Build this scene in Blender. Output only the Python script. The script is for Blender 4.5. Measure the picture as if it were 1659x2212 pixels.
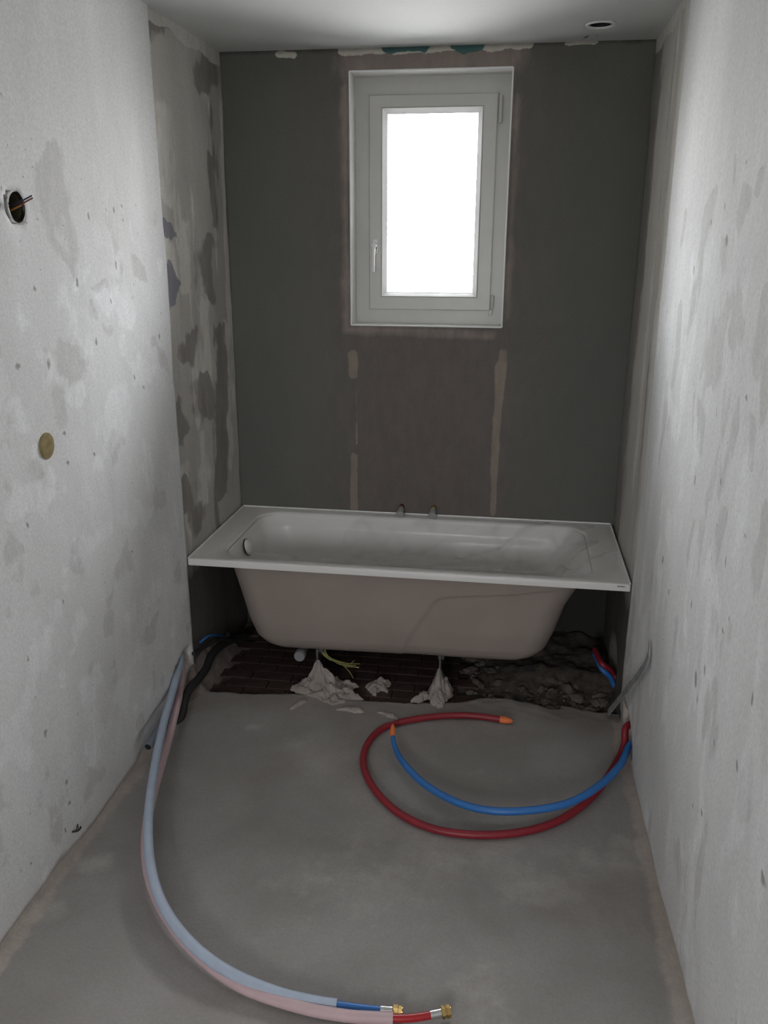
import bpy, bmesh, math, random
import numpy as np
from mathutils import Vector, Matrix, noise as mnoise

for o in list(bpy.data.objects): bpy.data.objects.remove(o)
SC = bpy.context.scene
COL = SC.collection

# ------------------------------------------------------------------ camera
IW, IH = 1659, 2212
F, YAW, PITCH, ROLL, CH = 1815.97, 0.15044, 0.30619, 0.0037, 1.7443
XL, XR, Y0, YB, ZC, TZ = -1.2301, 0.4699, 2.9512, 3.6657, 2.4912, 0.5696
cy, sy, cp, sp, cr, sr = math.cos(YAW), math.sin(YAW), math.cos(PITCH), math.sin(PITCH), math.cos(ROLL), math.sin(ROLL)
FW = Vector((-sy*cp, cy*cp, -sp)); RT0 = Vector((cy, sy, 0)); UP0 = RT0.cross(FW)
RT = cr*RT0 + sr*UP0; UP = -sr*RT0 + cr*UP0
CAM = Vector((0, 0, CH))
cd = bpy.data.cameras.new('camera'); cam = bpy.data.objects.new('camera', cd); COL.objects.link(cam)
M = Matrix.Identity(4)
for i in range(3):
    M[i][0], M[i][1], M[i][2], M[i][3] = RT[i], UP[i], -FW[i], CAM[i]
cam.matrix_world = M
cd.sensor_fit = 'HORIZONTAL'; cd.sensor_width = 36; cd.lens = F/IW*36; cd.clip_start = .02
SC.camera = cam

def at(px, py, ax, v):
    """survey helper: the real point where a sight line meets the plane axis=v"""
    d = FW*F + RT*(px-IW/2) - UP*(py-IH/2)
    return CAM + d*((v-CAM[ax])/d[ax])

# ------------------------------------------------------------------ light and exposure
WORLD = 45.5
w = bpy.data.worlds.new('world'); SC.world = w; w.use_nodes = True
nt = w.node_tree; nt.nodes.clear()
wo = nt.nodes.new('ShaderNodeOutputWorld'); bg = nt.nodes.new('ShaderNodeBackground')
tc = nt.nodes.new('ShaderNodeTexCoord'); sx = nt.nodes.new('ShaderNodeSeparateXYZ'); rp = nt.nodes.new('ShaderNodeValToRGB')
rp.color_ramp.elements[0].position = 0.47; rp.color_ramp.elements[0].color = (.49, .485, .475, 1)
rp.color_ramp.elements[1].position = 0.53; rp.color_ramp.elements[1].color = (.97, .975, 1.0, 1)
mr = nt.nodes.new('ShaderNodeMapRange'); mr.inputs[1].default_value = -1; mr.inputs[2].default_value = 1
nt.links.new(tc.outputs['Generated'], sx.inputs[0]); nt.links.new(sx.outputs[2], mr.inputs[0]); nt.links.new(mr.outputs[0], rp.inputs[0])
nt.links.new(rp.outputs[0], bg.inputs[0]); bg.inputs[1].default_value = WORLD; nt.links.new(bg.outputs[0], wo.inputs[0])

def portal(name, loc, rot, sx_, sy_):
    l = bpy.data.lights.new(name, 'AREA'); l.shape = 'RECTANGLE'; l.size = sx_; l.size_y = sy_
    l.cycles.is_portal = True
    o = bpy.data.objects.new(name, l); o.location = loc; o.rotation_euler = rot; COL.objects.link(o)
    return o
WX0, WX1, WZ0, WZ1 = -.702, -.054, 1.418, 2.409          # window opening in the back wall
YN = -2.1                                                   # wall behind the photographer
DX0, DX1, DZ0, DZ1 = -.62, -.20, 1.25, 2.05                 # opening added in that wall for fill light
portal('rear_fill_portal', ((DX0+DX1)/2, YN-.14, (DZ0+DZ1)/2), (math.radians(90), 0, 0), .64, 1.0)
portal('window_portal', ((WX0+WX1)/2, YB+.30, (WZ0+WZ1)/2), (math.radians(-90), 0, 0), .80, 1.1)
SC.view_settings.view_transform = 'Standard'; SC.view_settings.look = 'None'
SC.view_settings.gamma = 1; SC.view_settings.use_curve_mapping = False
SC.view_settings.exposure = 0.0

# ------------------------------------------------------------------ helpers
rnd = random.Random(7)
def link(o, parent=None):
    COL.objects.link(o)
    if parent: o.parent = parent
    return o
def tag(o, label=None, cat=None, group=None, kind=None):
    if label: o['label'] = label
    if cat: o['category'] = cat
    if group: o['group'] = group
    if kind: o['kind'] = kind
    return o
def empty(name, loc, label=None, cat=None, group=None, kind=None):
    o = bpy.data.objects.new(name, None); o.location = loc; o.empty_display_size = .05; link(o)
    return tag(o, label, cat, group, kind)
def mesh(name, V, Fc, mats, parent=None, smooth=True, mi=None, attrs=None):
    me = bpy.data.meshes.new(name)
    off = Vector(parent.location) if parent and parent.parent is None else (Vector(parent.parent.location)+Vector(parent.location) if parent else Vector((0, 0, 0)))
    V = [tuple(Vector(v)-off) for v in V]
    me.from_pydata(V, [], [tuple(int(i) for i in f) for f in Fc])
    for m in (mats if isinstance(mats, (list, tuple)) else [mats]): me.materials.append(m)
    if mi is not None: me.polygons.foreach_set('material_index', np.array(mi, dtype=np.int32))
    if smooth: me.polygons.foreach_set('use_smooth', np.ones(len(me.polygons), dtype=bool))
    for k, a in (attrs or {}).items():
        at_ = me.attributes.new(k, 'FLOAT', 'POINT'); at_.data.foreach_set('value', np.array(a, dtype=np.float32))
    me.update(); o = bpy.data.objects.new(name, me)
    return link(o, parent)
def fixn(V, Fc):
    bm = bmesh.new(); vs = [bm.verts.new(v) for v in V]
    for f in Fc:
        try: bm.faces.new([vs[i] for i in f])
        except ValueError: pass
    bmesh.ops.recalc_face_normals(bm, faces=bm.faces)
    bm.verts.index_update()
    Fo = [[v.index for v in f.verts] for f in bm.faces]; bm.free()
    return V, Fo
class MB:
    def __init__(s): s.V = []; s.F = []; s.M = []
    def add(s, V, Fc, m=0):
        n = len(s.V); s.V += [tuple(v) for v in V]; s.F += [[i+n for i in f] for f in Fc]; s.M += [m]*len(Fc)
    def box(s, a, b, bev=0.0, m=0, rot=None, piv=None):
        bm = bmesh.new(); bmesh.ops.create_cube(bm, size=1)
        a = Vector(a); b = Vector(b); c = (a+b)/2; d = b-a
        for v in bm.verts: v.co = Vector((v.co.x*d.x, v.co.y*d.y, v.co.z*d.z))+c
        if bev: bmesh.ops.bevel(bm, geom=list(bm.edges), offset=bev, segments=2, affect='EDGES', profile=.5)
        if rot is not None:
            p = Vector(piv) if piv is not None else c
            for v in bm.verts: v.co = rot @ (v.co-p)+p
        bm.verts.index_update()
        s.add([v.co.copy() for v in bm.verts], [[v.index for v in f.verts] for f in bm.faces], m); bm.free()
    def tube(s, P, r, n=14, m=0, cap=True, wob=0.0):
        P = [Vector(p) for p in P]; R = r if isinstance(r, (list, tuple)) else [r]*len(P)
        T = [((P[min(i+1, len(P)-1)]-P[max(i-1, 0)]).normalized()) for i in range(len(P))]
        u = T[0].orthogonal().normalized(); V = []
        for i, p in enumerate(P):
            u = (u-T[i]*u.dot(T[i])).normalized(); v = T[i].cross(u)
            for k in range(n):
                a = 2*math.pi*k/n; rr = R[i]*(1+wob*mnoise.noise(Vector((p.x*60, p.y*60, k*.9))))
                V.append(p+(u*math.cos(a)+v*math.sin(a))*rr)
        Fc = []
        for i in range(len(P)-1):
            for k in range(n):
                a = i*n+k; b = i*n+(k+1) % n; Fc.append((a, b, b+n, a+n))
        if cap:
            Fc.append(tuple(range(n-1, -1, -1))); Fc.append(tuple(range((len(P)-1)*n, len(P)*n)))
        s.add(V, Fc, m)
    def lathe(s, prof, o, axis, n=24, m=0, cap=True):
        o = Vector(o); ax = Vector(axis).normalized(); u = ax.orthogonal().normalized(); v = ax.cross(u); V = []; Fc = []
        for (r, h) in prof:
            for k in range(n):
                a = 2*math.pi*k/n; V.append(o+ax*h+(u*math.cos(a)+v*math.sin(a))*max(r, 1e-5))
        for i in range(len(prof)-1):
            for k in range(n):
                a = i*n+k; b = i*n+(k+1) % n; Fc.append((a, b, b+n, a+n))
        if cap:
            Fc.append(tuple(range(n-1, -1, -1))); Fc.append(tuple(range((len(prof)-1)*n, len(prof)*n)))
        s.add(V, Fc, m)
    def build(s, name, mats, parent=None, smooth=False, fix=True):
        V, Fc = (fixn(s.V, s.F) if fix else (s.V, s.F))
        mi = s.M if len(s.M) == len(Fc) else None
        return mesh(name, V, Fc, mats, parent, smooth, mi)
def auto(o, ang=35):
    me = o.data
    me.polygons.foreach_set('use_smooth', np.ones(len(me.polygons), dtype=bool))
    me.set_sharp_from_angle(angle=math.radians(ang)); return o
def spline(P, step=.012):
    P = [Vector(p) for p in P]; out = []
    for i in range(len(P)-1):
        a = P[max(i-1, 0)]; b = P[i]; c = P[i+1]; d = P[min(i+2, len(P)-1)]
        n = max(2, int((c-b).length/step))
        for k in range(n):
            t = k/n
            out.append(.5*((2*b)+(c-a)*t+(2*a-5*b+4*c-d)*t*t+(3*b-a-3*c+d)*t**3))
    out.append(P[-1]); return out
# fractal value noise on numpy arrays (for stains and relief)
def hsh(ix, iy, s):
    h = (ix*374761393+iy*668265263+s*1442695041) & 0xffffffff
    h = ((h ^ (h >> 13))*1274126177) & 0xffffffff
    return ((h ^ (h >> 16)) & 0xffff)/65535.
def vn(x, y, s=0):
    x = np.asarray(x, float); y = np.asarray(y, float)
    ix = np.floor(x).astype(np.int64); iy = np.floor(y).astype(np.int64); fx = x-ix; fy = y-iy
    fx = fx*fx*(3-2*fx); fy = fy*fy*(3-2*fy)
    return (hsh(ix, iy, s)*(1-fx)+hsh(ix+1, iy, s)*fx)*(1-fy)+(hsh(ix, iy+1, s)*(1-fx)+hsh(ix+1, iy+1, s)*fx)*fy
def fbm(x, y, s=0, o=4):
    x = np.asarray(x, float); y = np.asarray(y, float)
    r = 0; a = .5; t = 0
    for k in range(o):
        r = r+a*vn(x*2**k, y*2**k, s+k*17); t += a; a *= .5
    return r/t
def ss(a, b, x):
    t = np.clip((np.asarray(x, float)-a)/(b-a), 0, 1); return t*t*(3-2*t)
def stroke(U, Vv, pts, hw, amt=1.0):
    """field: 1 on the polyline, .5 at distance hw, 0 at 2*hw"""
    d = np.full(U.shape, 1e9)
    if len(pts) == 1: pts = [pts[0], pts[0]]
    hws = hw if isinstance(hw, (list, tuple)) else [hw]*len(pts)
    for i in range(len(pts)-1):
        (ax, ay), (bx, by) = pts[i], pts[i+1]; dx, dy = bx-ax, by-ay; L = dx*dx+dy*dy
        t = np.clip(((U-ax)*dx+(Vv-ay)*dy)/L, 0, 1) if L > 0 else 0
        h = hws[i]+(hws[i+1]-hws[i])*t
        d = np.minimum(d, np.hypot(U-ax-t*dx, Vv-ay-t*dy)/h)
    return np.clip(1-d/2, 0, 1)*amt
def strokeA(U, Vv, pts, hw, k):
    wu = (fbm(U*17, Vv*11, 901, 5)-.5)*.034*k; wv = (fbm(U*11, Vv*9, 907, 5)-.5)*.16; m = max(hw) if isinstance(hw, list) else hw
    sc = min(1, m/.022)
    return stroke((U+wu*sc)/k, Vv+wv*sc, [(a/k, b) for a, b in pts], hw)*(.80+.40*fbm(U*23, Vv*15, 911, 4))
def rough_up(f, U, V, s, a=.45, fu=9, fv=5):
    """breaks the inside of a patch into scraped, mottled shapes"""
    return f*(1-a+2*a*fbm(U*fu, V*fv, s, 5)) if True else f
def srgb(r, g, b, k=1.0):
    f = lambda c: (c/255/12.92 if c/255 <= .04045 else ((c/255+.055)/1.055)**2.4)
    return (min(1, f(r)*k), min(1, f(g)*k), min(1, f(b)*k), 1)

# ------------------------------------------------------------------ materials
def newmat(name):
    m = bpy.data.materials.new(name); m.use_nodes = True
    n = m.node_tree; b = n.nodes['Principled BSDF']; return m, n, b
def noise_node(n, scale, detail=5, rough=.55, stretch=(1, 1, 1), dist=0.0):
    t = n.nodes.new('ShaderNodeTexCoord'); mp = n.nodes.new('ShaderNodeMapping'); mp.inputs['Scale'].default_value = stretch
    x = n.nodes.new('ShaderNodeTexNoise'); x.inputs['Scale'].default_value = scale; x.inputs['Detail'].default_value = detail
    x.inputs['Roughness'].default_value = rough; x.inputs['Distortion'].default_value = dist
    n.links.new(t.outputs['Object'], mp.inputs[0]); n.links.new(mp.outputs[0], x.inputs['Vector']); return x
def ramp(n, src, p0, p1, c0=(0, 0, 0, 1), c1=(1, 1, 1, 1)):
    r = n.nodes.new('ShaderNodeValToRGB'); e = r.color_ramp.elements
    e[0].position = p0; e[0].color = c0; e[1].position = p1; e[1].color = c1
    n.links.new(src, r.inputs[0]); return r
def mixc(n, fac, a, b):
    x = n.nodes.new('ShaderNodeMix'); x.data_type = 'RGBA'
    for s_, i in ((fac, 0), (a, 6), (b, 7)):
        if hasattr(s_, 'links') or hasattr(s_, 'is_output'): n.links.new(s_, x.inputs[i])
        else: x.inputs[i].default_value = s_
    return x.outputs[2]
def math_(n, op, a, b=None, clamp=False):
    x = n.nodes.new('ShaderNodeMath'); x.operation = op; x.use_clamp = clamp
    for s_, i in ((a, 0), (b, 1)):
        if s_ is None: continue
        if hasattr(s_, 'is_output'): n.links.new(s_, x.inputs[i])
        else: x.inputs[i].default_value = s_
    return x.outputs[0]
def attr(n, name):
    a = n.nodes.new('ShaderNodeAttribute'); a.attribute_name = name; return a.outputs['Fac']
def layered(name, c_a, c_b, layers, rough=.85, stretch=(1, 1, .35), nscale=3.0, bump=.25, bscale=60, pits=None, mottle=(.38, .62), fine=.10, spec=.3):
    """two mottled base colours, painted patches from attributes with noisy edges, pits, fine grain"""
    m, n, b = newmat(name)
    N1 = noise_node(n, nscale, 6, .6, stretch, .3)
    col = mixc(n, ramp(n, N1.outputs[0], *mottle).outputs[0], c_a, c_b)
    N2 = noise_node(n, 26, 5, .6, (1, 1, .4)); N3 = noise_node(n, 9, 5, .62, (1, 1, .5))
    for (an, c, soft, edge, op) in layers:
        f = math_(n, 'ADD', attr(n, an), math_(n, 'MULTIPLY', math_(n, 'SUBTRACT', N3.outputs[0], .5), edge))
        f = math_(n, 'ADD', f, math_(n, 'MULTIPLY', math_(n, 'SUBTRACT', N2.outputs[0], .5), edge*.8))
        r = ramp(n, f, .5-soft, .5+soft).outputs[0]
        f2 = math_(n, 'MULTIPLY', r, op)
        vary = mixc(n, ramp(n, N2.outputs[0], .3, .7).outputs[0], c, tuple(min(1, x*1.22) for x in c[:3])+(1,))
        col = mixc(n, f2, col, vary)
    height = None
    if pits:
        sc, th, pc, pm = pits
        vo = n.nodes.new('ShaderNodeTexVoronoi'); t = n.nodes.new('ShaderNodeTexCoord'); vo.inputs['Scale'].default_value = sc
        Nw = noise_node(n, 40, 3); mx = n.nodes.new('ShaderNodeMix'); mx.data_type = 'VECTOR'; mx.inputs[0].default_value = .03
        n.links.new(t.outputs['Object'], mx.inputs[4]); n.links.new(Nw.outputs['Color'], mx.inputs[5]); n.links.new(mx.outputs[1], vo.inputs['Vector'])
        pr = ramp(n, vo.outputs['Distance'], th*.6, th, (1, 1, 1, 1), (0, 0, 0, 1)).outputs[0]
        msk = ramp(n, noise_node(n, 4.5, 3, .5).outputs[0], pm, pm+.06).outputs[0]
        pf = math_(n, 'MULTIPLY', pr, msk); pf = math_(n, 'MULTIPLY', pf, .75)
        col = mixc(n, pf, col, pc); height = pf
    # fine grain
    g = noise_node(n, bscale*3, 3, .6)
    gr = ramp(n, g.outputs[0], .3, .7, (1-fine, 1-fine, 1-fine, 1), (1+fine, 1+fine, 1+fine, 1)).outputs[0]
    x = n.nodes.new('ShaderNodeMix'); x.data_type = 'RGBA'; x.blend_type = 'MULTIPLY'; x.inputs[0].default_value = 1
    n.links.new(col, x.inputs[6]); n.links.new(gr, x.inputs[7]); col = x.outputs[2]
    n.links.new(col, b.inputs['Base Color'])
    b.inputs['Roughness'].default_value = rough; b.inputs['Specular IOR Level'].default_value = spec
    bn = noise_node(n, bscale*.35, 6, .6, (1, 1, .6))
    h = bn.outputs[0]
    if height is not None: h = math_(n, 'SUBTRACT', h, math_(n, 'MULTIPLY', height, .8))
    bp = n.nodes.new('ShaderNodeBump'); bp.inputs['Strength'].default_value = bump; bp.inputs['Distance'].default_value = .01
    n.links.new(h, bp.inputs['Height']); n.links.new(bp.outputs[0], b.inputs['Normal'])
    return m
def simple(name, c, rough=.5, metal=0, var=.12, scale=12, bump=.0, bscale=80, spec=.5, coat=0):
    m, n, b = newmat(name)
    N = noise_node(n, scale, 5)
    lo = tuple(max(0, x*(1-var)) for x in c[:3])+(1,); hi = tuple(min(1, x*(1+var)) for x in c[:3])+(1,)
    n.links.new(ramp(n, N.outputs[0], .3, .7, lo, hi).outputs[0], b.inputs['Base Color'])
    b.inputs['Roughness'].default_value = rough; b.inputs['Metallic'].default_value = metal
    b.inputs['Specular IOR Level'].default_value = spec; b.inputs['Coat Weight'].default_value = coat
    if bump:
        bn = noise_node(n, bscale, 4); bp = n.nodes.new('ShaderNodeBump'); bp.inputs['Strength'].default_value = bump; bp.inputs['Distance'].default_value = .004
        n.links.new(bn.outputs[0], bp.inputs['Height']); n.links.new(bp.outputs[0], b.inputs['Normal'])
    return m
WHT_A, WHT_B = (.66, .66, .65, 1), (.75, .75, .745, 1)
M_white = layered('white_plaster', WHT_A, WHT_B, [('m_dark', (.47, .46, .45, 1), .09, .7, .58), ('m_light', (.80, .80, .81, 1), .18, .8, .42), ('m_soft', (.48, .475, .47, 1), .4, .7, .28), ('m_spot', (.20, .19, .18, 1), .12, .5, .75), ('m_crumb', (.40, .345, .30, 1), .14, .9, .8)],
                  pits=(30, .12, (.34, .33, .32, 1), .57), bump=.28, bscale=45, nscale=2.6)
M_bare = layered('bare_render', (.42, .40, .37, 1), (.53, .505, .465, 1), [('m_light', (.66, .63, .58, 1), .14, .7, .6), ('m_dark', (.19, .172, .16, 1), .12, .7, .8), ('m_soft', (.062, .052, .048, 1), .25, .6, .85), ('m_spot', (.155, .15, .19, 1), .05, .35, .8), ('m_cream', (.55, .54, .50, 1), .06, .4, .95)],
                 bump=.30, bscale=50, nscale=3.2, stretch=(1, 1, .16))
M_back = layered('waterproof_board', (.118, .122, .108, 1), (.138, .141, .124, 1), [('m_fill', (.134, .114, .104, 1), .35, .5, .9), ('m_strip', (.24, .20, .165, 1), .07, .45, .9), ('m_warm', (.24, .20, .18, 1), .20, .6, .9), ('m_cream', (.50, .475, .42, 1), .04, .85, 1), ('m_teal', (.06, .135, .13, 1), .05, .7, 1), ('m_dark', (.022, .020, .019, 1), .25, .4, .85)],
                 bump=.10, bscale=40, nscale=1.6, fine=.05)
M_ceil = layered('ceiling_paint', (.61, .62, .61, 1), (.64, .65, .64, 1), [('m_dark', (.08, .07, .06, 1), .1, .5, .9)], bump=.05, bscale=30, nscale=2, stretch=(1, 1, 1), fine=.02)
M_reveal = layered('reveal_plaster', (.74, .74, .72, 1), (.78, .78, .76, 1), [('m_dark', (.20, .17, .13, 1), .15, .7, .8)], bump=.12, bscale=40, stretch=(1, 1, 1))
M_screed = layered('cement_screed', (.268, .250, .238, 1), (.332, .314, .300, 1), [('m_light', (.42, .40, .37, 1), .25, .7, .55), ('m_warm', (.20, .165, .145, 1), .3, .7, .7), ('m_dark', (.10, .085, .075, 1), .2, .6, .85), ('m_crumb', (.40, .345, .30, 1), .22, 1.0, .62)],
                   stretch=(1, 1, 1), nscale=2.2, bump=.12, bscale=40, rough=.72, fine=.07)
M_dirt = layered('dusty_sub_floor', (.04, .032, .028, 1), (.08, .067, .058, 1), [], stretch=(1, 1, 1), nscale=12, bump=.6, bscale=60)
M_tile = simple('old_brown_tile', (.055, .034, .030, 1), .55, var=.35, scale=25, bump=.2)
M_chunk = simple('broken_mortar', (.11, .09, .075, 1), .9, var=.45, scale=18, bump=.5)
M_plaster = simple('dried_plaster', (.36, .315, .285, 1), .85, var=.15, scale=20, bump=.5, bscale=50)
M_tub = simple('white_acrylic', (.72, .705, .68, 1), .30, var=.01, spec=.4)
M_shell = simple('raw_glassfibre_shell', (.335, .285, .252, 1), .55, var=.06, scale=5, bump=.12, bscale=70, spec=.35)
M_seal = simple('white_seal_strip', (.85, .85, .83, 1), .4)
M_steel = simple('galvanised_steel', (.42, .42, .42, 1), .38, 1, var=.15, scale=40)
M_chrome = simple('chrome', (.82, .82, .82, 1), .12, 1, var=.03)
M_brass = simple('brass', (.62, .43, .17, 1), .3, 1, var=.2, scale=60)
M_greyplug = simple('grey_plastic_plug', (.36, .37, .35, 1), .6)
M_dark = simple('dark_plastic', (.018, .017, .016, 1), .6)
M_pvc = simple('upvc_white', (.55, .55, .52, 1), .35, var=.03)
M_bead = simple('upvc_bead', (.85, .85, .84, 1), .3, var=.02)
M_handle = simple('white_handle', (.8, .8, .79, 1), .25, var=.01)
M_gasket = simple('black_gasket', (.03, .03, .03, 1), .6)
M_blueins = simple('pale_blue_foam', (.42, .49, .60, 1), .55, var=.05, scale=30, bump=.15)
M_pinkins = simple('pale_pink_foam', (.58, .42, .44, 1), .55, var=.05, scale=30, bump=.15)
M_blue = simple('blue_pipe', (.035, .17, .48, 1), .42, var=.08, scale=8, bump=.1)
M_red = simple('red_pipe', (.26, .018, .028, 1), .45, var=.12, scale=9, bump=.12)
M_bred = simple('bright_red_pipe', (.42, .02, .025, 1), .35)
M_orange = simple('orange_tape', (.82, .20, .06, 1), .55, var=.1, bump=.3)
M_black = simple('black_conduit', (.028, .027, .027, 1), .5)
M_greyc = simple('blue_grey_conduit', (.22, .25, .30, 1), .5)
M_yg = simple('yellow_green_wire', (.30, .30, .10, 1), .5)
M_foam = simple('yellow_foam', (.22, .17, .065, 1), .85, var=.25, scale=60, bump=.4)
M_wired = simple('brown_wire', (.13, .03, .02, 1), .45)
M_wirer = simple('red_wire', (.35, .04, .05, 1), .45)
M_wirek = simple('black_wire', (.03, .03, .06, 1), .45)
M_wireo = simple('ochre_wire', (.32, .16, .04, 1), .45)
M_boxg = simple('box_inside', (.06, .055, .03, 1), .7)
M_strip = simple('weathered_zinc_strip', (.34, .34, .35, 1), .6, .3, var=.3, scale=30, bump=.2)
M_chip = simple('white_chip', (.7, .7, .68, 1), .8)

m, n, b = newmat('window_glass'); n.nodes.remove(b)
o_ = n.nodes['Material Output']; tr = n.nodes.new('ShaderNodeBsdfTransparent'); tr.inputs[0].default_value = (.96, .965, .965, 1)
gl = n.nodes.new('ShaderNodeBsdfGlossy'); gl.inputs['Roughness'].default_value = .02; fr = n.nodes.new('ShaderNodeFresnel'); fr.inputs[0].default_value = 1.45
mx = n.nodes.new('ShaderNodeMixShader'); n.links.new(fr.outputs[0], mx.inputs[0]); n.links.new(tr.outputs[0], mx.inputs[1]); n.links.new(gl.outputs[0], mx.inputs[2]); n.links.new(mx.outputs[0], o_.inputs[0])
M_glass = m
m, n, b = newmat('clear_plastic_film'); n.nodes.remove(b)
o_ = n.nodes['Material Output']; tr = n.nodes.new('ShaderNodeBsdfTransparent'); tr.inputs[0].default_value = (.99, .99, .99, 1)
gl = n.nodes.new('ShaderNodeBsdfGlossy'); gl.inputs['Roughness'].default_value = .16; df = n.nodes.new('ShaderNodeBsdfDiffuse'); df.inputs[0].default_value = (.8, .8, .8, 1)
lw = n.nodes.new('ShaderNodeLayerWeight'); lw.inputs[0].default_value = .35
m1 = n.nodes.new('ShaderNodeMixShader'); m1.inputs[0].default_value = .65; n.links.new(gl.outputs[0], m1.inputs[1]); n.links.new(df.outputs[0], m1.inputs[2])
m2 = n.nodes.new('ShaderNodeMixShader'); mm = math_(n, 'MULTIPLY', lw.outputs['Facing'], .22); mm = math_(n, 'ADD', mm, .02); mm = math_(n, 'ADD', mm, math_(n, 'MULTIPLY', attr(n, 'm_haze_glint'), .38), True); n.links.new(mm, m2.inputs[0])
n.links.new(tr.outputs[0], m2.inputs[1]); n.links.new(m1.outputs[0], m2.inputs[2]); n.links.new(m2.outputs[0], o_.inputs[0])
M_film = m

# ------------------------------------------------------------------ structure
def grid_mesh(name, us, vs, fn, mat, attrs=None, hole=None, mifn=None, back=None, flip=False, kind='structure', parent=None, smooth=True):
    """us x vs grid; fn(U,V)->X,Y,Z arrays; back=(dx,dy,dz) closes the wall behind"""
    U, Vv = np.meshgrid(us, vs, indexing='ij'); X, Y, Z = fn(U, Vv)
    nu, nv = U.shape; P = np.stack([X.ravel(), Y.ravel(), Z.ravel()], 1)
    Fc = []; mi = []
    for i in range(nu-1):
        for j in range(nv-1):
            uc = (us[i]+us[i+1])/2; vc = (vs[j]+vs[j+1])/2
            if hole and hole(uc, vc): continue
            a, b, c, d = i*nv+j, (i+1)*nv+j, (i+1)*nv+j+1, i*nv+j+1
            Fc.append((a, b, c, d) if not flip else (d, c, b, a)); mi.append(mifn(uc, vc) if mifn else 0)
    V = [tuple(p) for p in P]
    A = {k: f(U, Vv).ravel() for k, f in (attrs or {}).items()}
    if back is not None:
        n0 = len(V); bd = [i*nv for i in range(nu)]+[(nu-1)*nv+j for j in range(1, nv)]+[i*nv+nv-1 for i in range(nu-2, -1, -1)]+[j for j in range(nv-2, 0, -1)]
        bk = Vector(back)
        base = np.array([P[k] for k in bd])
        for k in bd: V.append(tuple(Vector(P[k])+bk))
        L = len(bd)
        for k in range(L):
            a, b2 = bd[k], bd[(k+1) % L]; c, d = n0+(k+1) % L, n0+k
            Fc.append((a, d, c, b2) if not flip else (b2, c, d, a)); mi.append(0)
        if not hole:
            Fc.append(tuple(range(n0, n0+L)) if flip else tuple(range(n0+L-1, n0-1, -1))); mi.append(0)
        for kx in A: A[kx] = np.concatenate([A[kx], np.zeros(L)])
    o = mesh(name, V, Fc, mat, parent, smooth, mi, A)
    if kind: o['kind'] = kind
    return o
def lin(a, b, st): return list(np.linspace(a, b, max(2, int(abs(b-a)/st)+1)))
def pl(pts, ax, v):          # pixels of marks -> wall coordinates
    r = []
    for (x, y) in pts:
        q = at(x, y, ax, v); r.append((q[1], q[2]) if ax == 0 else ((q[0], q[2]) if ax == 1 else (q[0], q[1])))
    return r
def mx_(*a):
    r = a[0]
    for b_ in a[1:]: r = np.maximum(r, b_)
    return r

# ---- left wall : u=y, v=z
COAT = .007
def low_edge(y, s): return .012+.034*fbm(y*6, y*0+s, s, 5)+.03*ss(2.3, 2.95, y)
LBOX = at(33, 447, 0, XL); LHOLE = at(386, 1448, 0, XL)
def left_x(U, V):
    coat = COAT*(1-ss(Y0-.001, Y0+.001, U))*ss(-.008, .008, V-low_edge(U, 3))
    bumps = (fbm(U*3, V*3, 5)-.5)*.010+(fbm(U*14, V*14, 8)-.5)*.0022
    dent = .05*np.clip(1-ss(.86, 1.0, np.hypot(U-LBOX.y, V-LBOX.z)/.0415), 0, 1)
    # chased slot low down where the pipes leave the wall
    pd = np.hypot((U-2.83)/.105, (V-.150-.25*(U-2.83))/.052)
    dent2 = .07*(1-ss(.8, 1.1, pd+.25*(fbm(U*30, V*30, 3)-.5)))
    chase = .012*(1-ss(.9, 1.15, np.abs(V-(.06+.03*(U-2.4)/.4))/.045))*ss(2.35, 2.45, U)*(1-ss(2.9, 2.95, U))
    return XL-COAT+coat+bumps*(U < 5)-dent-dent2-chase
LW = {}
def lw_dark(U, V):
    q = lambda *p: pl(p, 0, XL); K = 2.3
    f = mx_(strokeA(U, V, q((103, 345), (112, 380), (118, 430)), [.030, .034, .034], K), strokeA(U, V, q((118, 430), (125, 500), (140, 545)), [.030, .032, .026], K)*.95, strokeA(U, V, q((150, 520), (160, 600)), .008, K),
            strokeA(U, V, q((290, 555), (300, 575), (312, 600)), [.012, .022, .012], K)*.95, strokeA(U, V, q((195, 612), (228, 606)), .013, K)*.95, strokeA(U, V, q((195, 660), (205, 700)), .014, K)*.85, strokeA(U, V, q((225, 690), (240, 720)), .022, K)*.8, strokeA(U, V, q((98, 740), (92, 830)), .012, K)*.75,
            strokeA(U, V, q((25, 912), (33, 930)), .014, K)*.8, strokeA(U, V, q((75, 1035), (95, 1060)), .02, K)*.75)
    f = rough_up(f, U, V, 411, .40, 14, 9)
    g = ss(.54, .76, fbm(U*7, V*7, 41, 6))*.66*(1-ss(1.7, 2.1, V))
    return mx_(f, g)
def lw_light(U, V):
    q = lambda *p: pl(p, 0, XL); K = 2.3
    f = mx_(rough_up(mx_(strokeA(U, V, q((250, 860), (238, 900), (245, 950)), .035, K), strokeA(U, V, q((225, 625), (262, 640), (275, 690)), .030, K)*.95), U, V, 431, .5, 12, 12), strokeA(U, V, q((45, 895), (55, 930)), .020, K)*1.1)
    return mx_(f, ss(.50, .70, fbm(U*9, V*9, 77, 6))*.66*(1-ss(1.6, 2.1, V)))
def lw_soft(U, V): return ss(.35, .9, fbm(U*1.4, V*1.1, 23, 4))*.75*(V < 2.2)
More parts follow.
